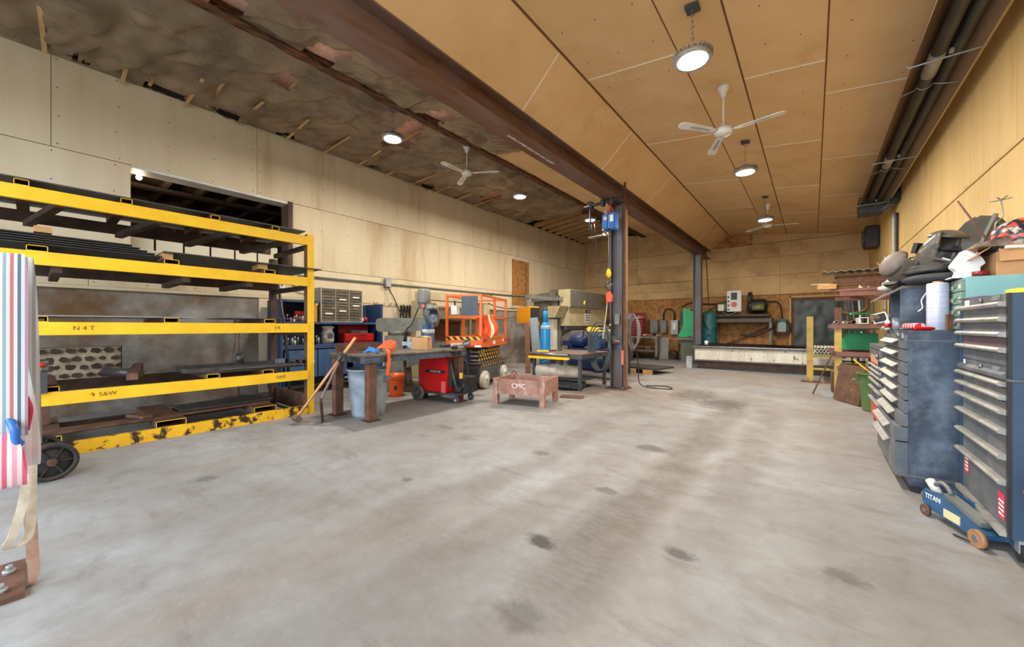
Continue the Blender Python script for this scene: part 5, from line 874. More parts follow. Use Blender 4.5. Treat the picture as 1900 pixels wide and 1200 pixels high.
tag(G().tube(spl([(-2.6,14.9,2.0),(-2.95,14.55,1.7),(-2.95,14.45,1.4),(-2.8,14.5,1.1)],6),.022,7).obj('air_hose', CABLE), 'black air hose looping down in front of the teal tank', 'hose')
tag(G().tube(spl([(-1.9,14.6,1.0),(-1.5,14.65,.95),(-1.1,14.7,1.15),(-.95,14.9,1.25)],6),.03,7).obj('flexible_hose', CABLE), 'thick black hose under the compressor table', 'hose')
tag(G().tube(spl([(-2.96,14.75,3.75),(-2.9,14.75,2.8),(-2.86,14.72,2.0)],4),.015,6).obj('air_pipe', RUSTD), 'thin pipe dropping from the beam end to the teal tank', 'pipe')
for i in range(3): tag(G().tube([(-.86+.06*i,15.5-.0,1.2+.22*math.sin(a)*(1-.1*i)) if False else (-.8+(.25-.03*i)*math.cos(a),15.42-.02*i,1.22+(.3-.04*i)*math.sin(a)) for a in [2*math.pi*j/22 for j in range(22)]],.013,6,True).obj('cable_loop', CABLE), ('outer','middle','inner')[i]+' black cable loop around the pale green box', 'cable', 'cable loops by the pale green box')
# dark plastic-covered opening
dr = struct(G().bx(-.56,1.25,15.52,15.6,.05,2.2).obj('door_2', DWOOD)); q = G(); nx, nz = 24, 28
for i in range(nx+1):
    for j in range(nz+1):
        x = -.48+1.68*i/nx; z = .12+1.98*j/nz; q.v.append((x,15.50-.03*abs(mnoise.noise((x*3+z,z*1.3,2)))-.02*mnoise.noise((x*6,z*4,1)),z))
q.f = [(i*(nz+1)+j,(i+1)*(nz+1)+j,(i+1)*(nz+1)+j+1,i*(nz+1)+j+1) for i in range(nx) for j in range(nz)]; q.mi = [0]*len(q.f); q.sm = set(range(len(q.f))); q.obj('plastic_cover', mat('dark_green_plastic',(50,58,48),(38,42,34),r=.42,sc=2), dr, fixn=False)
G().bx(-.6,-.56,15.5,15.58,.05,2.25).obj('frame_batten', PLYB, dr); G().bx(-.6,1.25,15.5,15.58,2.2,2.25).obj('frame_batten', PLYB, dr)
# plasma cutting table
o = T('cutting_table', 'long low cutting table with stained white side panels', 'cutting table', (-2.8,12.35,0)); WPN = mat('stained_white_panel',(206,200,186),(186,178,162),r=.6,sc=4,st=(1,1,.4),dirt=(96,64,44),ds=10,dlo=.60,dhi=.66,rnd=.05)
for i in range(6): G().bx(.03+i*.64,.665+i*.64,0,.02,.28,.60).obj('side_panel', WPN, o)
G().bx(0,3.9,.02,2.1,.24,.58).obj('water_tank', MGREY, o); G().bx(0,3.9,-.03,.06,.60,.64).obj('front_rail', mat('brown_rail',(96,80,68),(120,106,92),r=.5,m=.4,sc=6), o); G().bx(0,3.9,2.04,2.13,.60,.64).obj('rear_rail', RUST, o); G().bx(-.02,3.9,-.05,.0,.655,.68).obj('gantry_rail', STEEL, o); G().prism([(.0,.28),(3.9,.28),(3.9,.06),(.08,.06)],.1,1.9,'y').obj('plinth', RUSTD, o); G().bx(.05,3.85,.12,.2,.0,.06).bx(.05,3.85,1.8,1.88,0,.06).obj('skid', BLACK, o)['kind'] = 'stuff'
for i in range(60): G().bx(.04+i*.064,.046+i*.064,.06,2.04,.56,.70).obj('slat', RUSTD, o)
tag(G().bx(-3.02,-2.86,12.35,12.5,0,.36).obj('bucket_block', mat('scuffed_white_block',(176,178,182),(140,140,144),r=.6,sc=8,dirt=(90,84,80),ds=8), None, .01), 'small scuffed white block at the left end of the cutting table', 'block')
tag(G().cyl((-2.55,12.8,.7),(-2.55,12.8,.82),.05,n=12).obj('white_valve', WHTP), 'small white valve on the left end of the cutting table', 'valve')
# ------------------------------------------------------------------ right hand storage
o = T('pipe_stand', 'worn yellow upright post stand holding the pipe bundle', 'stand', (-.05,10.95,0)); YP = mat('faded_yellow_post',(206,168,60),(176,150,90),r=.6,sc=3,dirt=(110,100,80),ds=5,dlo=.5,dhi=.7)
G().bx(-.06,.06,-.05,.05,.02,1.48).obj('post', YP, o); G().bx(-.16,.2,-.12,.12,0,.02).obj('base_plate', RUST, o); G().bx(.06,.62,-.04,.04,.56,.62).obj('lower_arm', YP, o); G().bx(.06,.5,-.03,.03,.28,.33).obj('brace', YP, o); G().tube(arc((-.08,-.1,.05),.05,0,300,8),.01,5).obj('chain_hook', STEEL, o)
n_ = 0
for r_ in range(3):
    for c in range(7 if r_ != 1 else 6):
        tag(G().pipe((.05+c*.062+(.031 if r_ == 1 else 0),10.86,.652+r_*.056),(.05+c*.062+(.031 if r_ == 1 else 0),12.2,.652+r_*.056),.030,.022,14).obj('steel_pipe', mat('pale_pipe',(206,202,190),(184,178,160),r=.45,m=.3,sc=8)), 'pale pipe in the %s row of the bundle, %s from the left' % (('bottom','middle','top')[r_], ordn[c]), 'pipe', 'pipe bundle'); n_ += 1
o = T('cantilever_rack', 'rusty cantilever arm rack along the far right wall', 'rack', (.36,9.1,0)); G().bx(-.05,.05,-.04,.04,0,1.25).obj('post', YP, o); G().bx(-.05,.05,-.04,.04,1.25,1.6).obj('post_top', RUST, o); G().bx(.85,.93,.0,.08,0,2.0).obj('rear_post', RUSTD, o); RB = mat('red_brown_channel',(138,92,80),(112,72,62),r=.6,sc=5)
for z, x0 in ((.72,-.1),(1.22,-.1),(1.80,.02)):
    for y in (-.04,1.6): G().bx(x0,.97,y-.04,y+.04,z,z+.08).obj('arm', RB, o)
G().bx(.85,.93,1.55,1.65,0,2.0).obj('rear_post', RUSTD, o)
G().bx(.0,.96,.0,1.6,.70,.72).obj('tray_sheet', SHEET, o); G().bx(.02,.94,.02,1.6,1.2,1.22).obj('tray_sheet', SHEET, o)
# lumber on the top arm
for i in range(6): tag(G().bc((0,0,0),(1.05-.07*i+(.1 if i == 5 else 0),.3,.045),(0,-1+.4*i,random.uniform(-4,4))).obj('lumber_board', (RB,DWOOD,DWOOD,RUST,DWOOD,DWOOD)[i], loc=(.77-.04*(i>2),9.15+.03*i,1.912+.05*i)), ('lowest','second','third','fourth','fifth','topmost')[i]+' board of the stack on the top rack arm', 'board', 'stack on the top arm')
o = T('corrugated_sheet', 'edge-worn corrugated sheet topping the board stack', 'metal sheet', (.72,9.25,2.25)); q = G(); N = 40
for i in range(N+1):
    for y in (-.25,.35): q.v.append((-.58+1.16*i/N,y,.014*math.sin(i*1.57)+.00))
q.f = [(2*i,2*i+1,2*i+3,2*i+2) for i in range(N)]; q.mi = [0]*N; k = q.obj('sheet', mat('dull_corrugated',(176,166,146),(150,138,118),r=.5,m=.2,sc=6), o); k.modifiers.new('s','SOLIDIFY').thickness = .006
tag(G().bc((0,0,0),(.26,.1,.09)).obj('lumber_offcut', WOOD, loc=(.2,9.02,1.98), rot=(0,0,8)), 'pale lumber offcut at the left end of the board stack', 'wood block')
tag(G().bar((-.02,9.0,2.031),(.24,9.05,2.031),.05,.01).obj('wood_shim', CREAM), 'thin pale strip sticking out left of the board stack', 'strip')
for i in range(3): tag(G().prism([(0,0),(.12,.0),(.02,.1-.02*i)],0,.01,'y').obj('metal_scrap', CREAM, loc=(.62+.12*i,9.02,1.885), rot=(0,0,20*i)), ('left','middle','right')[i]+' curled metal scrap on the top rack arm', 'scrap', 'scraps on the top arm')
# goods on the middle arm
for i, (x, r_, m, lb) in enumerate(((.34,.03,GALV,'leftmost shiny tube stub'),(.46,.025,CREAM,'cream tube stub'),(.57,.03,RUST,'rusty tube stub'),(.92,.05,mat('dusty_pipe',(150,140,124),(120,110,96),r=.7,sc=6),'wide dusty pipe'))): q = T('tube_stub', lb+' lying on the middle rack arm', 'pipe', (x,9.0,1.305+r_-.003), 0, 'tubes on the middle arm'); G().pipe((0,0,0),(0,.9,0),r_,r_*.8,14).obj('tube_wall', m, q)
o = T('square_profile', 'white square profile end on the middle rack arm', 'profile', (.7,9.0,1.302)); G().bx(-.06,.06,0,.8,0,.012).bx(-.06,.06,0,.8,.1,.112).bx(-.06,-.048,0,.8,.012,.1).bx(.048,.06,0,.8,.012,.1).obj('profile_wall', WHT, o)
o = T('small_screen', 'small black screen in a white frame propped on the rack clutter', 'screen', (.9,9.0,1.302), -10); G().bc((0,0,.1),(.19,.02,.17),(0,-16,0)).obj('frame', WHTP, o); G().bc((0,-.012,.1),(.155,.004,.135),(0,-16,0)).obj('display', mat('black_glass',(10,10,14),r=.5), o); G().bar((.02,.03,.0),(.02,.02,.06),.03).obj('stand', WHTP, o)
tag(G().cyl((.8,8.98,1.41),(1.22,9.25,1.41),.05,n=14).obj('dusty_log', mat('bark_grey',(122,108,90),(96,84,70),r=.9,sc=9,bump=.3)), 'grey dusty pipe lying under the small screen', 'pipe')
o = T('bench_saw', 'green metal-cutting saw on the lower rack level', 'saw', (.68,10.2,.80)); G().prism([(-.32,0),(.3,0),(.3,.32),(-.12,.32),(-.3,.1)],-.2,.2,'y').obj('housing', GREEN, o); G().bx(-.12,.12,-.15,.15,.36,.5).obj('motor_cover', GREEN, o); G().tube(spl([(-.1,0,.7),(.2,0,.7),(.4,-.1,.6),(.6,-.2,.5)],5),.02,6).obj('feed_arm', GREEN, o); G().bx(.3,.6,-.1,.1,.0,.1).obj('vise', MGREY, o)
tag(G().tube(spl([(.4,10.6,1.6),(.6,10.6,1.52),(.85,10.6,1.6),(.85,10.6,1.85),(.6,10.6,1.9)],6),.03,7).obj('rubber_hose', mat('brown_hose',(92,72,44),r=.7)), 'thick brown hose curl behind the rack', 'hose')
for i in range(5): tag(G().cyl((.75+.09*i,11.6,.01),(.6+.12*i,12.2,2.2),.02,n=8).obj('upright_bar', (RUSTD,SHEET,GALV,RUSTD,SHEET)[i]), ordn[i]+' long bar leaning in the far right corner, counted from the left', 'bar', 'bars in the far right corner')
for i in range(4): tag(G().bar((.3+.02*i,9.9,.42+.05*i),(.62+.04*i,9.5+.03*i,.44+.05*i),.12,.03).obj('dark_bar_stock', SHEET), ('lowest','second','third','topmost')[i]+' dark slat of the pile under the cantilever rack', 'slat', 'slat pile')
tag(G().bx(.28,.62,9.4,9.95,.0,.38).obj('support_crate', DWOOD), 'dark crate under the slat pile', 'crate')
tag(G().bx(.12,.5,8.9,9.35,0,.012).obj('floor_sheet', GALV), 'thin grey sheet lying flat on the floor before the rack', 'metal sheet')
tag(G().bar((.0,8.95,.01),(.3,9.0,.82),.022).obj('leaning_rod', RUST), 'thin rusty rod leaning against the pipe bundle', 'rod')
tag(G().prism([(-.02,0),(.6,0),(.6,.62),(-.02,.62)],-.012,.012,'y').obj('rusty_plate', mat('speckled_rust',(104,74,52),(78,54,40),r=.7,sc=6,dirt=(176,150,120),ds=26,dlo=.64,dhi=.68), loc=(.29,8.55,.012), rot=(-10,0,-62)), 'speckled rusty steel plate leaning on the lower rack', 'metal plate')
o = T('wheeled_bin', 'dark navy plastic bin under the cantilever rack', 'bin', (.62,8.85,.05)); G().prism([(-.22,0),(.24,0),(.26,.46),(-.25,.46)],-.15,.2,'y').obj('tub', mat('navy_bin',(40,44,56),(58,62,72),r=.5,sc=8), o); G().bx(-.28,.29,-.18,.23,.46,.49).obj('lid', mat('dull_purple_lid',(84,84,110),r=.6), o); G().bx(-.25,.28,-.18,.23,-.05,.0).obj('pallet', WOOD, o)
trashcan('green plastic trash can beside the row of tool chests', (.78,7.75,0), .25, .56, mat('green_can_plastic',(96,124,70),(80,106,58),r=.55,sc=5))
tag(G().bar((.5,8.0,.74),(.66,7.9,.58),.03,.01).obj('yellow_strip', YEL), 'thin yellow strip poking out above the green trash can', 'strip')
# ------------------------------------------------------------------ tool chests on the right
def rail(parent, x, y0, y1, z, r=.018, m=ALUM, nm='handle_rail'):
    return G().prism([(x+.0,z-r),(x-.03,z-r*.6),(x-.036,z+r*.2),(x-.024,z+r),(x,z+r)],y0,y1,'y').obj(nm, m, parent)
# small chest
o = T('tool_chest', 'small dusty tool chest, farthest of the three right-hand chests', 'tool chest', (.62,5.9,0)); G().bx(0,.5,0,1.1,.1,.98).obj('cabinet', NAVS, o, .005); G().bx(-.02,.5,-.01,1.12,.98,1.03).obj('lid', BLKM, o); G().bx(-.02,0,.0,1.1,.84,.97).obj('upper_front', BLKM, o); k = G().bx(-.022,-.02,.25,.95,.80,.9).obj('flame_sticker', mat('flame_print',(214,96,56),(190,178,160),r=.5,sc=14), o); G().bx(-.01,0,.05,1.05,.10,.32).obj('bottom_panel', mat('faded_red_panel',(196,70,66),r=.5), o)
for z in (.77,.71,.65,.58,.48,.34): k = G().bx(-.012,0,.06,1.04,z-.045,z+.0).obj('drawer', BLKM, o); rail(k, -.01, .08, 1.02, z, .014)
for y in (.1,1.0): k = G().bx(.03,.1,y-.03,y+.03,.06,.1).obj('caster_fork', STEEL, o); G().cyl((.06,y-.025,.05),(.06,y+.025,.05),.05,n=14).obj('caster', RUB, k)
G().cyl((-.045,.2,.9),(-.02,.2,.9),.03,n=12).obj('lock', STEEL, o)
# middle cabinet
o = T('drawer_cabinet', 'big dusty dark blue drawer cabinet between the two tool chests', 'drawer cabinet', (.55,4.12,0)); H = 1.22
G().bx(.02,.72,0,1.08,.05,H).obj('carcass', NAVD, o, .004); G().bx(.03,.7,.02,1.06,0,.05).obj('plinth', BLACK, o); G().bx(.0,.72,-.008,0,1.14,1.15).obj('edge_seam', BLKM, o); G().bx(.0,.72,-.01,0,.12,.135).obj('base_seam', BLKM, o); G().cyl((.3,-.008,1.18),(.3,0,1.18),.012,n=8).obj('screw', BLACK, o)
zs = [1.135,1.04,.94,.85,.75,.645,.55,.44,.32]; edges = [1.19]+[(zs[i]+zs[i+1])/2-.012 for i in range(8)]+[.1]
for i, z in enumerate(zs):
    off = -.05 if i >= 7 else (-.02 if i == 6 else 0); k = G().bx(off,.02,.03,1.05,edges[i+1]+.004,edges[i]-.004).obj('drawer', BLKM, o)
    G().prism([(off,z+.014),(off-.042,z-.016),(off-.038,z-.022),(off,z+.004)],.3,1.02,'y').obj('handle', ALUM, k)
k = G().bx(-.01,.0,.06,.16,1.16,1.2).obj('hasp', STEEL, o); G().cyl((-.02,.2,1.18),(-.0,.2,1.18),.02,n=12).obj('lock', STEEL, k)
# near chest: roller cabinet and top box
o = T('tool_chest', 'tall black and blue tool chest on casters nearest the camera', 'tool chest', (.82,3.2,0)); Wd = .85
G().bx(0,.48,0,Wd,.13,.96).obj('roller_cabinet', NAVS, o, .004); G().bx(0,.46,.0,Wd,.972,1.43).obj('top_box', NAVS, o, .004); G().bx(-.012,.49,-.005,Wd+.005,.96,.972).obj('joint_strip', BLKM, o); G().bx(-.01,.0,.0,.03,.13,1.43).obj('corner_post', BLACK, o); G().bx(-.01,0,Wd-.06,Wd,.13,1.38).obj('corner_post', NAVS, o)
for z0, z1, z in ((1.385,1.43,None),(1.305,1.378,1.372),(1.22,1.295,1.29),(1.135,1.212,1.207),(1.04,1.128,1.122),(.985,1.035,None),(.925,.957,.94),(.85,.918,.868),(.795,.845,.79),(.69,.788,.685),(.56,.683,.548),(.425,.553,.412),(.17,.42,None)):
    k = G().bx(-.008,0,.035,Wd-.07,z0,z1).obj('drawer' if z else 'front_panel', BLKM if z0 != 1.135 else mat('reddish_drawer',(104,74,80),(84,72,80),r=.5,sc=6), o)
    if z: rail(k, -.008, .03, Wd-.03, z, .015)
k = G().bx(-.035,.0,.02,Wd-.02,.13,.155).obj('bottom_ledge', ALUM, o)
for z in (1.008,.985): pass
G().prism([(-.03,.972),(-.03,.99),(0,1.01),(0,.972)],.03,Wd-.03,'y').obj('top_ledge', BLKM, o)
text('HUSKY', .04, mat('badge_silver',(200,200,200),r=.3,m=.6), o, (-.012,.17,1.41), (90,0,-90)); text('HUSKY', .035, mat('badge_silver',(200,200,200)), o, (-.012,.17,1.012), (90,0,-90))
for z in (1.408,1.008): G().cyl((-.022,.4,z),(-.008,.4,z),.013,n=12).obj('lock', STEEL, o)
G().bx(-.0105,-.009,.64,.73,1.39,1.425).obj('sticker', PAPER, o); G().bx(-.0105,-.009,.72,.76,.99,1.03).obj('sticker', PAPER, o)
RL = mat('warning_red',(208,44,74),r=.5)
for y0, y1, z0, z1 in ((.65,.73,.27,.38),(.05,.14,.2,.34)):
    k = G().bx(-.0105,-.009,y0,y1,z0,z1).obj('warning_label', RL, o)
    for i in range(4): G().bx(-.0115,-.0105,y0+.01,y1-.01,z0+.02+i*.024,z0+.03+i*.024).obj('print_line', PAPER, k)
G().bx(.05,.14,-.003,-.001,1.36,1.39).obj('side_sticker', PAPER, o); G().bx(.3,.36,-.003,-.001,.88,.92).obj('side_sticker', PAPER, o); G().tube([(.25,-.01,.62),(.25,-.05,.62),(.25,-.05,.78),(.25,-.01,.78)],.012,6).obj('side_handle', BLACK, o)
for x in (.06,.42):
    for y in (.07,Wd-.07): k = G().bx(x-.025,x+.025,y-.03,y+.03,.05,.13).obj('caster_fork', GALV, o); G().cyl((x-.02,y,.055),(x+.02,y,.055),.055,n=16).obj('caster', RUB, k)
# trolley jack
o = T('trolley_jack', 'small blue trolley jack on the floor under the near tool chest', 'jack', (.735,3.56,0), 22); JB = mat('jack_blue',(50,92,130),(40,76,110),r=.5,sc=8,dirt=(150,150,146),ds=7,dlo=.58,dhi=.8)
for x in (-.07,.07): k = G().prism([(-.24,.03),(.2,.05),(.24,.12),(.2,.17),(.05,.16),(-.22,.07)],x-.006,x+.006,'x').obj('side_plate', JB, o); 
text('TITAN', .045, PAPER, o, (-.078,.13,.13), (90,-4,-90)); G().bc((-.078,-.02,.08),(.004,.12,.05),(0,0,0)).obj('label_plate', mat('pale_yellow_label',(214,202,150),r=.6), o)
for y, r_, w, m in ((-.22,.05,.025,mat('orange_worn_wheel',(176,120,70),(110,100,92),r=.5,sc=5)),(.17,.035,.02,RUST)):
    for s in (-1,1): k = G().cyl((s*.08,y,r_),(s*(.08+w),y,r_),r_,n=18).obj('wheel', m, o); G().cyl((s*.08,y,r_),(s*(.082+w),y,r_),r_*.4,n=12).obj('wheel_hub', STEEL, k)
G().prism([(-.2,.04),(.19,.055),(.2,.15),(.06,.14),(-.2,.065)],-.06,.06,'x').obj('body_frame', JB, o); G().bar((0,-.15,.1),(0,.12,.16),.06,.03).obj('lift_arm', GREY, o); G().tube(arc((0,.17,.15),.07,20,160,8,'yz'),.013,7).obj('carry_handle', GREY, o); G().cyl((0,.2,.13),(0,.28,.2),.025,n=12).obj('pump_socket', WHT, o)
tag(G().tube(spl([(.66,3.42,.01),(.7,3.36,.015),(.76,3.3,.01)],5),.006,5).obj('cord_scrap', CABLE), 'short black cord scrap on the floor by the jack', 'cord')
tag(G().prism([(-.02,.0),(.08,-.05),(.25,-.12),(.3,.08),(.12,.09),(.03,.085),(.0,.065),(.05,.045)],-.03,.03,'x').obj('red_lifting_tool', mat('pinkish_red_paint',(214,66,78),(196,56,66),r=.5,sc=8), None, .008, loc=(.84,3.02,.44), rot=(0,0,180)), 'red pointed steel arm poking in at the right edge', 'steel arm')
# ------------------------------------------------------------------ goods on top of the chests
o = T('stretch_wrap_roll', 'tall roll of clear white stretch wrap on the drawer cabinet', 'roll', (.77,4.42,1.222)); WR = mat('stretch_wrap',(214,214,232),(190,192,214),r=.18,sc=3,st=(1,1,30)); G().lathe([(.0,0),(.058,.0),(.062,.01),(.062,.36),(.058,.37),(.03,.37)],(0,0,0),26).obj('film', WR, o); G().pipe((0,0,-.0),(0,0,.385),.03,.025).obj('core', CARD, o); G().tube(spl([(-.06,-.01,.3),(-.09,-.02,.24),(-.085,-.02,.18),(-.11,-.02,.15)],5),.004,5).obj('loose_tail', WHTP, o)
PLAID = hazard('red_plaid_print',(204,44,54),(222,190,190),14,0)
tag(G().cyl((.62,4.95,1.252),(.66,4.3,1.252),.028,n=18).obj('wrapped_tube', PLAID), 'red and white wrapped tube lying on the drawer cabinet', 'tube')
o = T('screwdriver', 'screwdriver with bright red handle at the drawer cabinet edge', 'screwdriver', (.66,4.2,1.236)); G().lathe([(.008,-.07),(.014,-.06),(.014,.05),(.009,.07)],(0,0,0),10,'y').obj('handle', RED, o); G().cyl((0,-.16,0),(0,-.07,0),.004,n=8).obj('shaft', STEEL, o); o.rotation_euler = (0,0,R(-60))
o = T('parts_cabinet', 'pale teal steel parts cabinet with small drawers on the drawer cabinet', 'parts cabinet', (.84,4.14,1.222)); G().bx(.02,.49,0,.42,0,.385).obj('shell', TEAL, o, .004)
for r_ in range(4):
    for c in range(2): k = G().bx(-.0,.02,.012+c*.205,.205+c*.205,.012+r_*.092,.096+r_*.092).obj('drawer', TEALD, o); G().tube([(-.0,.09+c*.205,.07+r_*.092),(-.016,.09+c*.205,.055+r_*.092),(-.014,.12+c*.205,.03+r_*.092),(0,.12+c*.205,.06+r_*.092)],.004,5).obj('pull', TEALD, k); G().bx(-.003,0,.03+c*.205,.08+c*.205,.03+r_*.092,.06+r_*.092).obj('card', CREAM, k)
tag(G().bx(.77,.8,4.14,4.2,1.222,1.34).obj('brown_block', DWOOD), 'small brown block standing by the parts cabinet', 'block')
o = T('open_cabinet', 'open black metal cabinet behind the stretch wrap', 'cabinet', (.56,4.72,1.222)); G().bx(.04,.7,0,.02,0,.36).bx(.04,.7,.5,.52,0,.36).bx(.68,.7,.02,.5,0,.36).bx(.04,.68,.02,.5,.34,.36).obj('shell', NAVD, o); G().prism([(-.1,.27),(-.1,.285),(.05,.385),(.3,.385),(.3,.36),(.05,.36)],-.02,.54,'y').obj('raised_lid', mat('dusty_lid',(120,112,100),(96,90,82),r=.6,sc=8), o)
o = T('tin_mug', 'dented grey tin mug inside the open cabinet front', 'mug', (.6,4.85,1.222)); G().pipe((0,0,0),(0,0,.11),.035,.032,18).obj('cup', GALV, o); G().lathe([(0,0),(.034,.0),(.034,.006)],(0,0,0),18).obj('bottom', GALV, o); G().tube(arc((.0,.04,.06),.025,-80,80,6,'yz'),.005,5).obj('handle', GALV, o)
o = T('glue_bottle', 'small white and red bottle at the back of the drawer cabinet top', 'bottle', (.56,5.05,1.222)); G().lathe([(.022,0),(.022,.08),(.008,.1),(.006,.14)],(0,0,0),12).obj('bottle', WHTP, o); G().lathe([(.0225,.02),(.0225,.06)],(0,0,0),12).obj('label_band', RED, o)
tag(G().sph((.57,5.14,1.222),.06,14,6,(1,1,.7),0,1).obj('glass_dome', mat('smoky_dome',(120,116,110),r=.15)), 'low dusty dome at the far edge of the drawer cabinet', 'dome')
# crumpled white bag
def crumple(name, lb, cat, c, rx, ry, rz_, m, seed, amp=.35, part='wrap'):
    q = T(name, lb, cat, c); gg = G(); gg.sph((0,0,0),1,18,12)
    out = []
    for v in gg.v:
        d = 1+amp*mnoise.noise((v[0]*2.3+seed,v[1]*2.3,v[2]*2.3))+amp*.5*mnoise.noise((v[0]*6+seed,v[1]*6,v[2]*6)); out.append((v[0]*rx*d, v[1]*ry*d, max(-.6,v[2])*rz_*d+rz_*.62))
    gg.v = out; gg.obj(part, m, q); return q
crumple('plastic_bag','crumpled white plastic bag on the open cabinet lid','bag',(.66,5.15,1.585),.14,.2,.08,mat('white_poly',(216,210,196),(186,176,156),r=.4,sc=9),3)
tag(G().bc((0,0,0),(.1,.06,.03),(10,20,30)).obj('blue_rag', mat('blue_rag',(40,70,150),r=.9), loc=(.64,4.78,1.63)), 'small blue rag beside the white plastic bag', 'rag')
o = T('seat_cushion', 'flat dark rounded cushion under the welding masks', 'cushion', (.83,4.62,1.61)); G().lathe([(0,0),(.17,.0),(.2,.02),(.2,.045),(.16,.065),(0,.07)],(0,0,0),26,sx=1.15,sy=1.25).obj('pad', mat('dark_fabric',(62,62,66),(48,48,52),r=.8,sc=14), o)
MK = mat('dusty_mask',(104,96,86),(80,74,68),r=.3,sc=5)
weldmask('dark dusty welding mask atop the pile, its hollow side towards the camera', (.86,4.72,1.86), -125, -14, MK, 1.05, (40,42,40))
weldmask('long dusty leather-brown welding mask lying flat at the pile front', (.68,4.86,1.76), -62, 62, mat('dusty_brown_mask',(112,100,88),(90,80,72),r=.6,sc=7), 1.1, (30,26,24))
crumple('leather_jacket','dark folded work jacket under the welding masks','jacket',(.82,4.66,1.68),.2,.22,.06,mat('dark_jacket',(66,62,62),(50,48,50),r=.7,sc=7),8,.3,'cloth')
o = T('helmet_strap', 'brown leather strap with steel buckle on the jacket', 'strap', (.82,4.42,1.76)); G().bc((0,0,0),(.16,.05,.012),(0,28,-20)).obj('leather', mat('grey_leather',(92,80,70),r=.8), o); G().bc((0,-.005,.012),(.05,.06,.012),(0,28,-20)).obj('buckle', STEEL, o)
o = T('white_bracket', 'white plastic pedestal piece standing on the parts cabinet', 'bracket', (.9,4.3,1.608)); G().prism([(-.09,.0),(.07,.0),(.07,.02),(.05,.05),(.05,.075),(.075,.1),(.06,.14),(.0,.2),(-.03,.205),(-.09,.1),(-.085,.08),(-.06,.05),(-.07,.02)],-.05,.05,'y').obj('body', WHTP, o, .004); G().bx(-.1,.08,-.07,.07,-.0,.008).obj('base', WHTP, o)
o = T('tape_roll', 'dark red tape roll on the parts cabinet by the carton', 'tape', (.935,4.18,1.608)); G().lathe([(.02,0),(.042,0),(.042,.035),(.02,.035),(.02,0)],(0,0,0),18).obj('tape', DRED, o); G().pipe((0,0,0),(0,0,.036),.02,.017,14).obj('core', STEEL, o)
o = T('cardboard_box', 'open brown carton on the parts cabinet under the racing helmet', 'box', (1.0,4.15,1.608)); G().bx(0,.32,0,.008,0,.215).bx(0,.32,.34,.348,0,.215).bx(0,.008,.008,.34,0,.215).bx(.312,.32,.008,.34,0,.215).bx(.008,.312,.008,.34,0,.008).obj('carton', CARD, o); G().bc((-.06,.17,.17),(.14,.33,.006),(0,-40,0)).obj('flap', CARD, o); G().bc((.16,-.018,.155),(.31,.006,.13),(-14,0,0)).obj('flap', CARD, o)
o = T('racing_helmet', 'red, black and white off-road helmet in a dusty wrap on the carton', 'helmet', (1.14,4.26,1.84), 12); q = G(); q.sph((0,0,.03),.14,20,14,(1.1,1,.95)); q.obj('shell', mat('helmet_graphic',(204,66,58),(40,42,50),r=.3,sc=11,lo=.44,hi=.47,dirt=(190,184,178),ds=9,dlo=.52,dhi=.58,det=2), o); G().prism([(-.25,-.03),(-.14,-.035),(.0,.0),(.06,.05),(-.05,.055),(-.18,.02)],-.1,.1,'y').obj('visor_peak', mat('peak_dark',(60,46,44),(170,150,140),r=.35,sc=8), o); G().bc((-.1,-.0,-.05),(.16,.2,.06),(0,10,0)).obj('chin_bar', BLACK, o, .02); G().cyl((0,-.145,.05),(0,-.13,.05),.02).obj('screw_cap', BLACK, o); G().tube(spl([(-.15,-.14,-.05),(.0,-.16,-.06),(.14,-.13,-.06)],5),.012,6).obj('white_trim', WHTP, o)
o = T('car_seat', 'black bucket car seat back leaning on the right wall', 'car seat', (1.05,4.98,1.64), -50); SEAT = mat('seat_fabric',(72,66,58),(58,54,48),r=.75,sc=12)
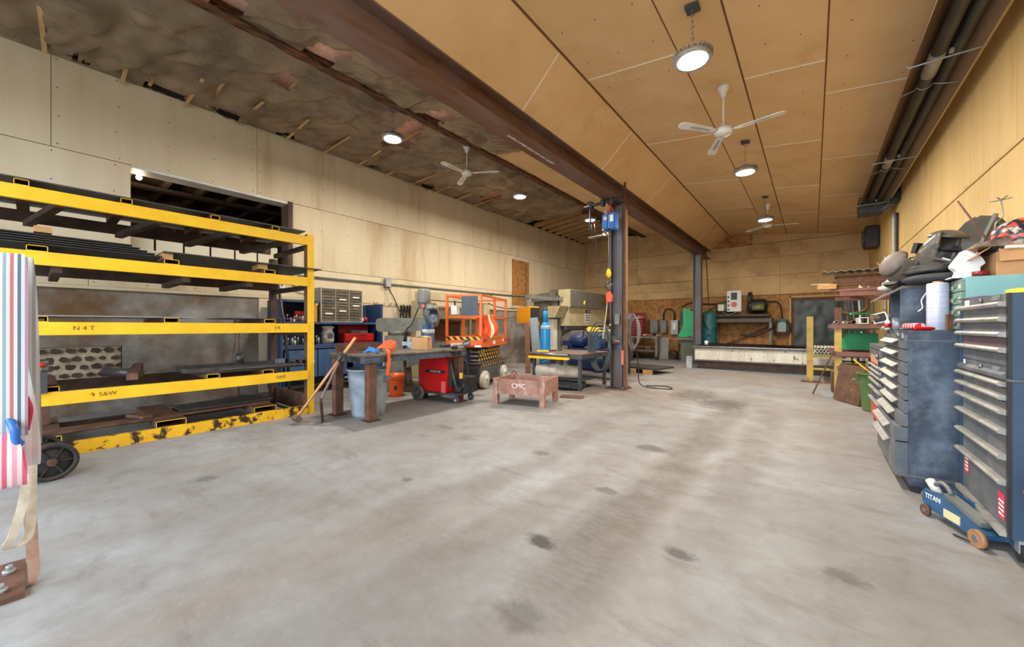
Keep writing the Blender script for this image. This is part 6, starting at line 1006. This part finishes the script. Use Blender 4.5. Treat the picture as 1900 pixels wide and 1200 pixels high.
G().prism([(-.22,0),(.2,0),(.23,.2),(.22,.4),(.14,.52),(.02,.56),(-.06,.52),(-.2,.36),(-.27,.2)],-.05,.04,'y').obj('seat_back', SEAT, o, .02, rot=(-8,0,0)); G().prism([(-.14,.1),(.1,.1),(.12,.3),(-.02,.34),(-.15,.28)],-.07,-.05,'y').obj('center_panel', mat('slate_vinyl',(70,76,82),(58,62,70),r=.5,sc=6), o, .008, rot=(-8,0,0)); k = G().lathe([(.05,0),(.05,-.01),(.03,-.016),(0,-.016)],(.04,-.1,.17),18,'y').obj('badge', mat('badge_chrome',(216,216,220),r=.2,m=.5), o); G().lathe([(.028,-.017),(.0,-.02)],(.04,-.1,.17),14,'y').obj('badge_centre', mat('badge_blue',(90,100,130),r=.3), k); G().bar((.1,-.07,.2),(.2,-.03,.52),.04,.02).obj('side_piping', GREY, o)
tag(G().cyl((.98,4.2,1.84),(.86,4.35,2.2),.006,n=8).obj('thin_rod', RUST), 'thin brass rod standing in front of the car seat', 'rod')
o = T('wire_flower', 'bent wire with a small leafy tip against the right wall', 'wire', (1.1,4.28,1.9)); G().tube(spl([(-.07,0,-.06),(-.075,0,.08),(-.04,.0,.14),(-.05,0,.26)],5),.004,5).obj('stem', STEEL, o)
for i in range(4): G().bar((-.05,0,.25),(-.05+.05*math.cos(i*.9),.01*i,.25+.03*math.sin(i*.9+.3)),.012,.006).obj('leaf', STEEL, o)
crumple('neon_vest','folded neon yellow vest on top of the near tool chest','vest',(1.05,3.75,1.432),.12,.1,.035,mat('neon_yellow',(214,226,60),(190,204,40),r=.8,sc=9),5,.35,'cloth')
crumple('dark_glove','dark blue work glove on top of the near tool chest','glove',(1.12,3.5,1.432),.1,.12,.04,mat('dark_blue_cloth',(52,62,92),r=.9),9,.3,'cloth')
tag(G().bc((0,0,0),(.2,.3,.012),(0,0,8)).obj('magazine', mat('dusty_cover',(110,104,110),(80,76,84),r=.6,sc=6), loc=(.92,3.9,1.44)), 'dusty magazine lying on the near tool chest', 'magazine')
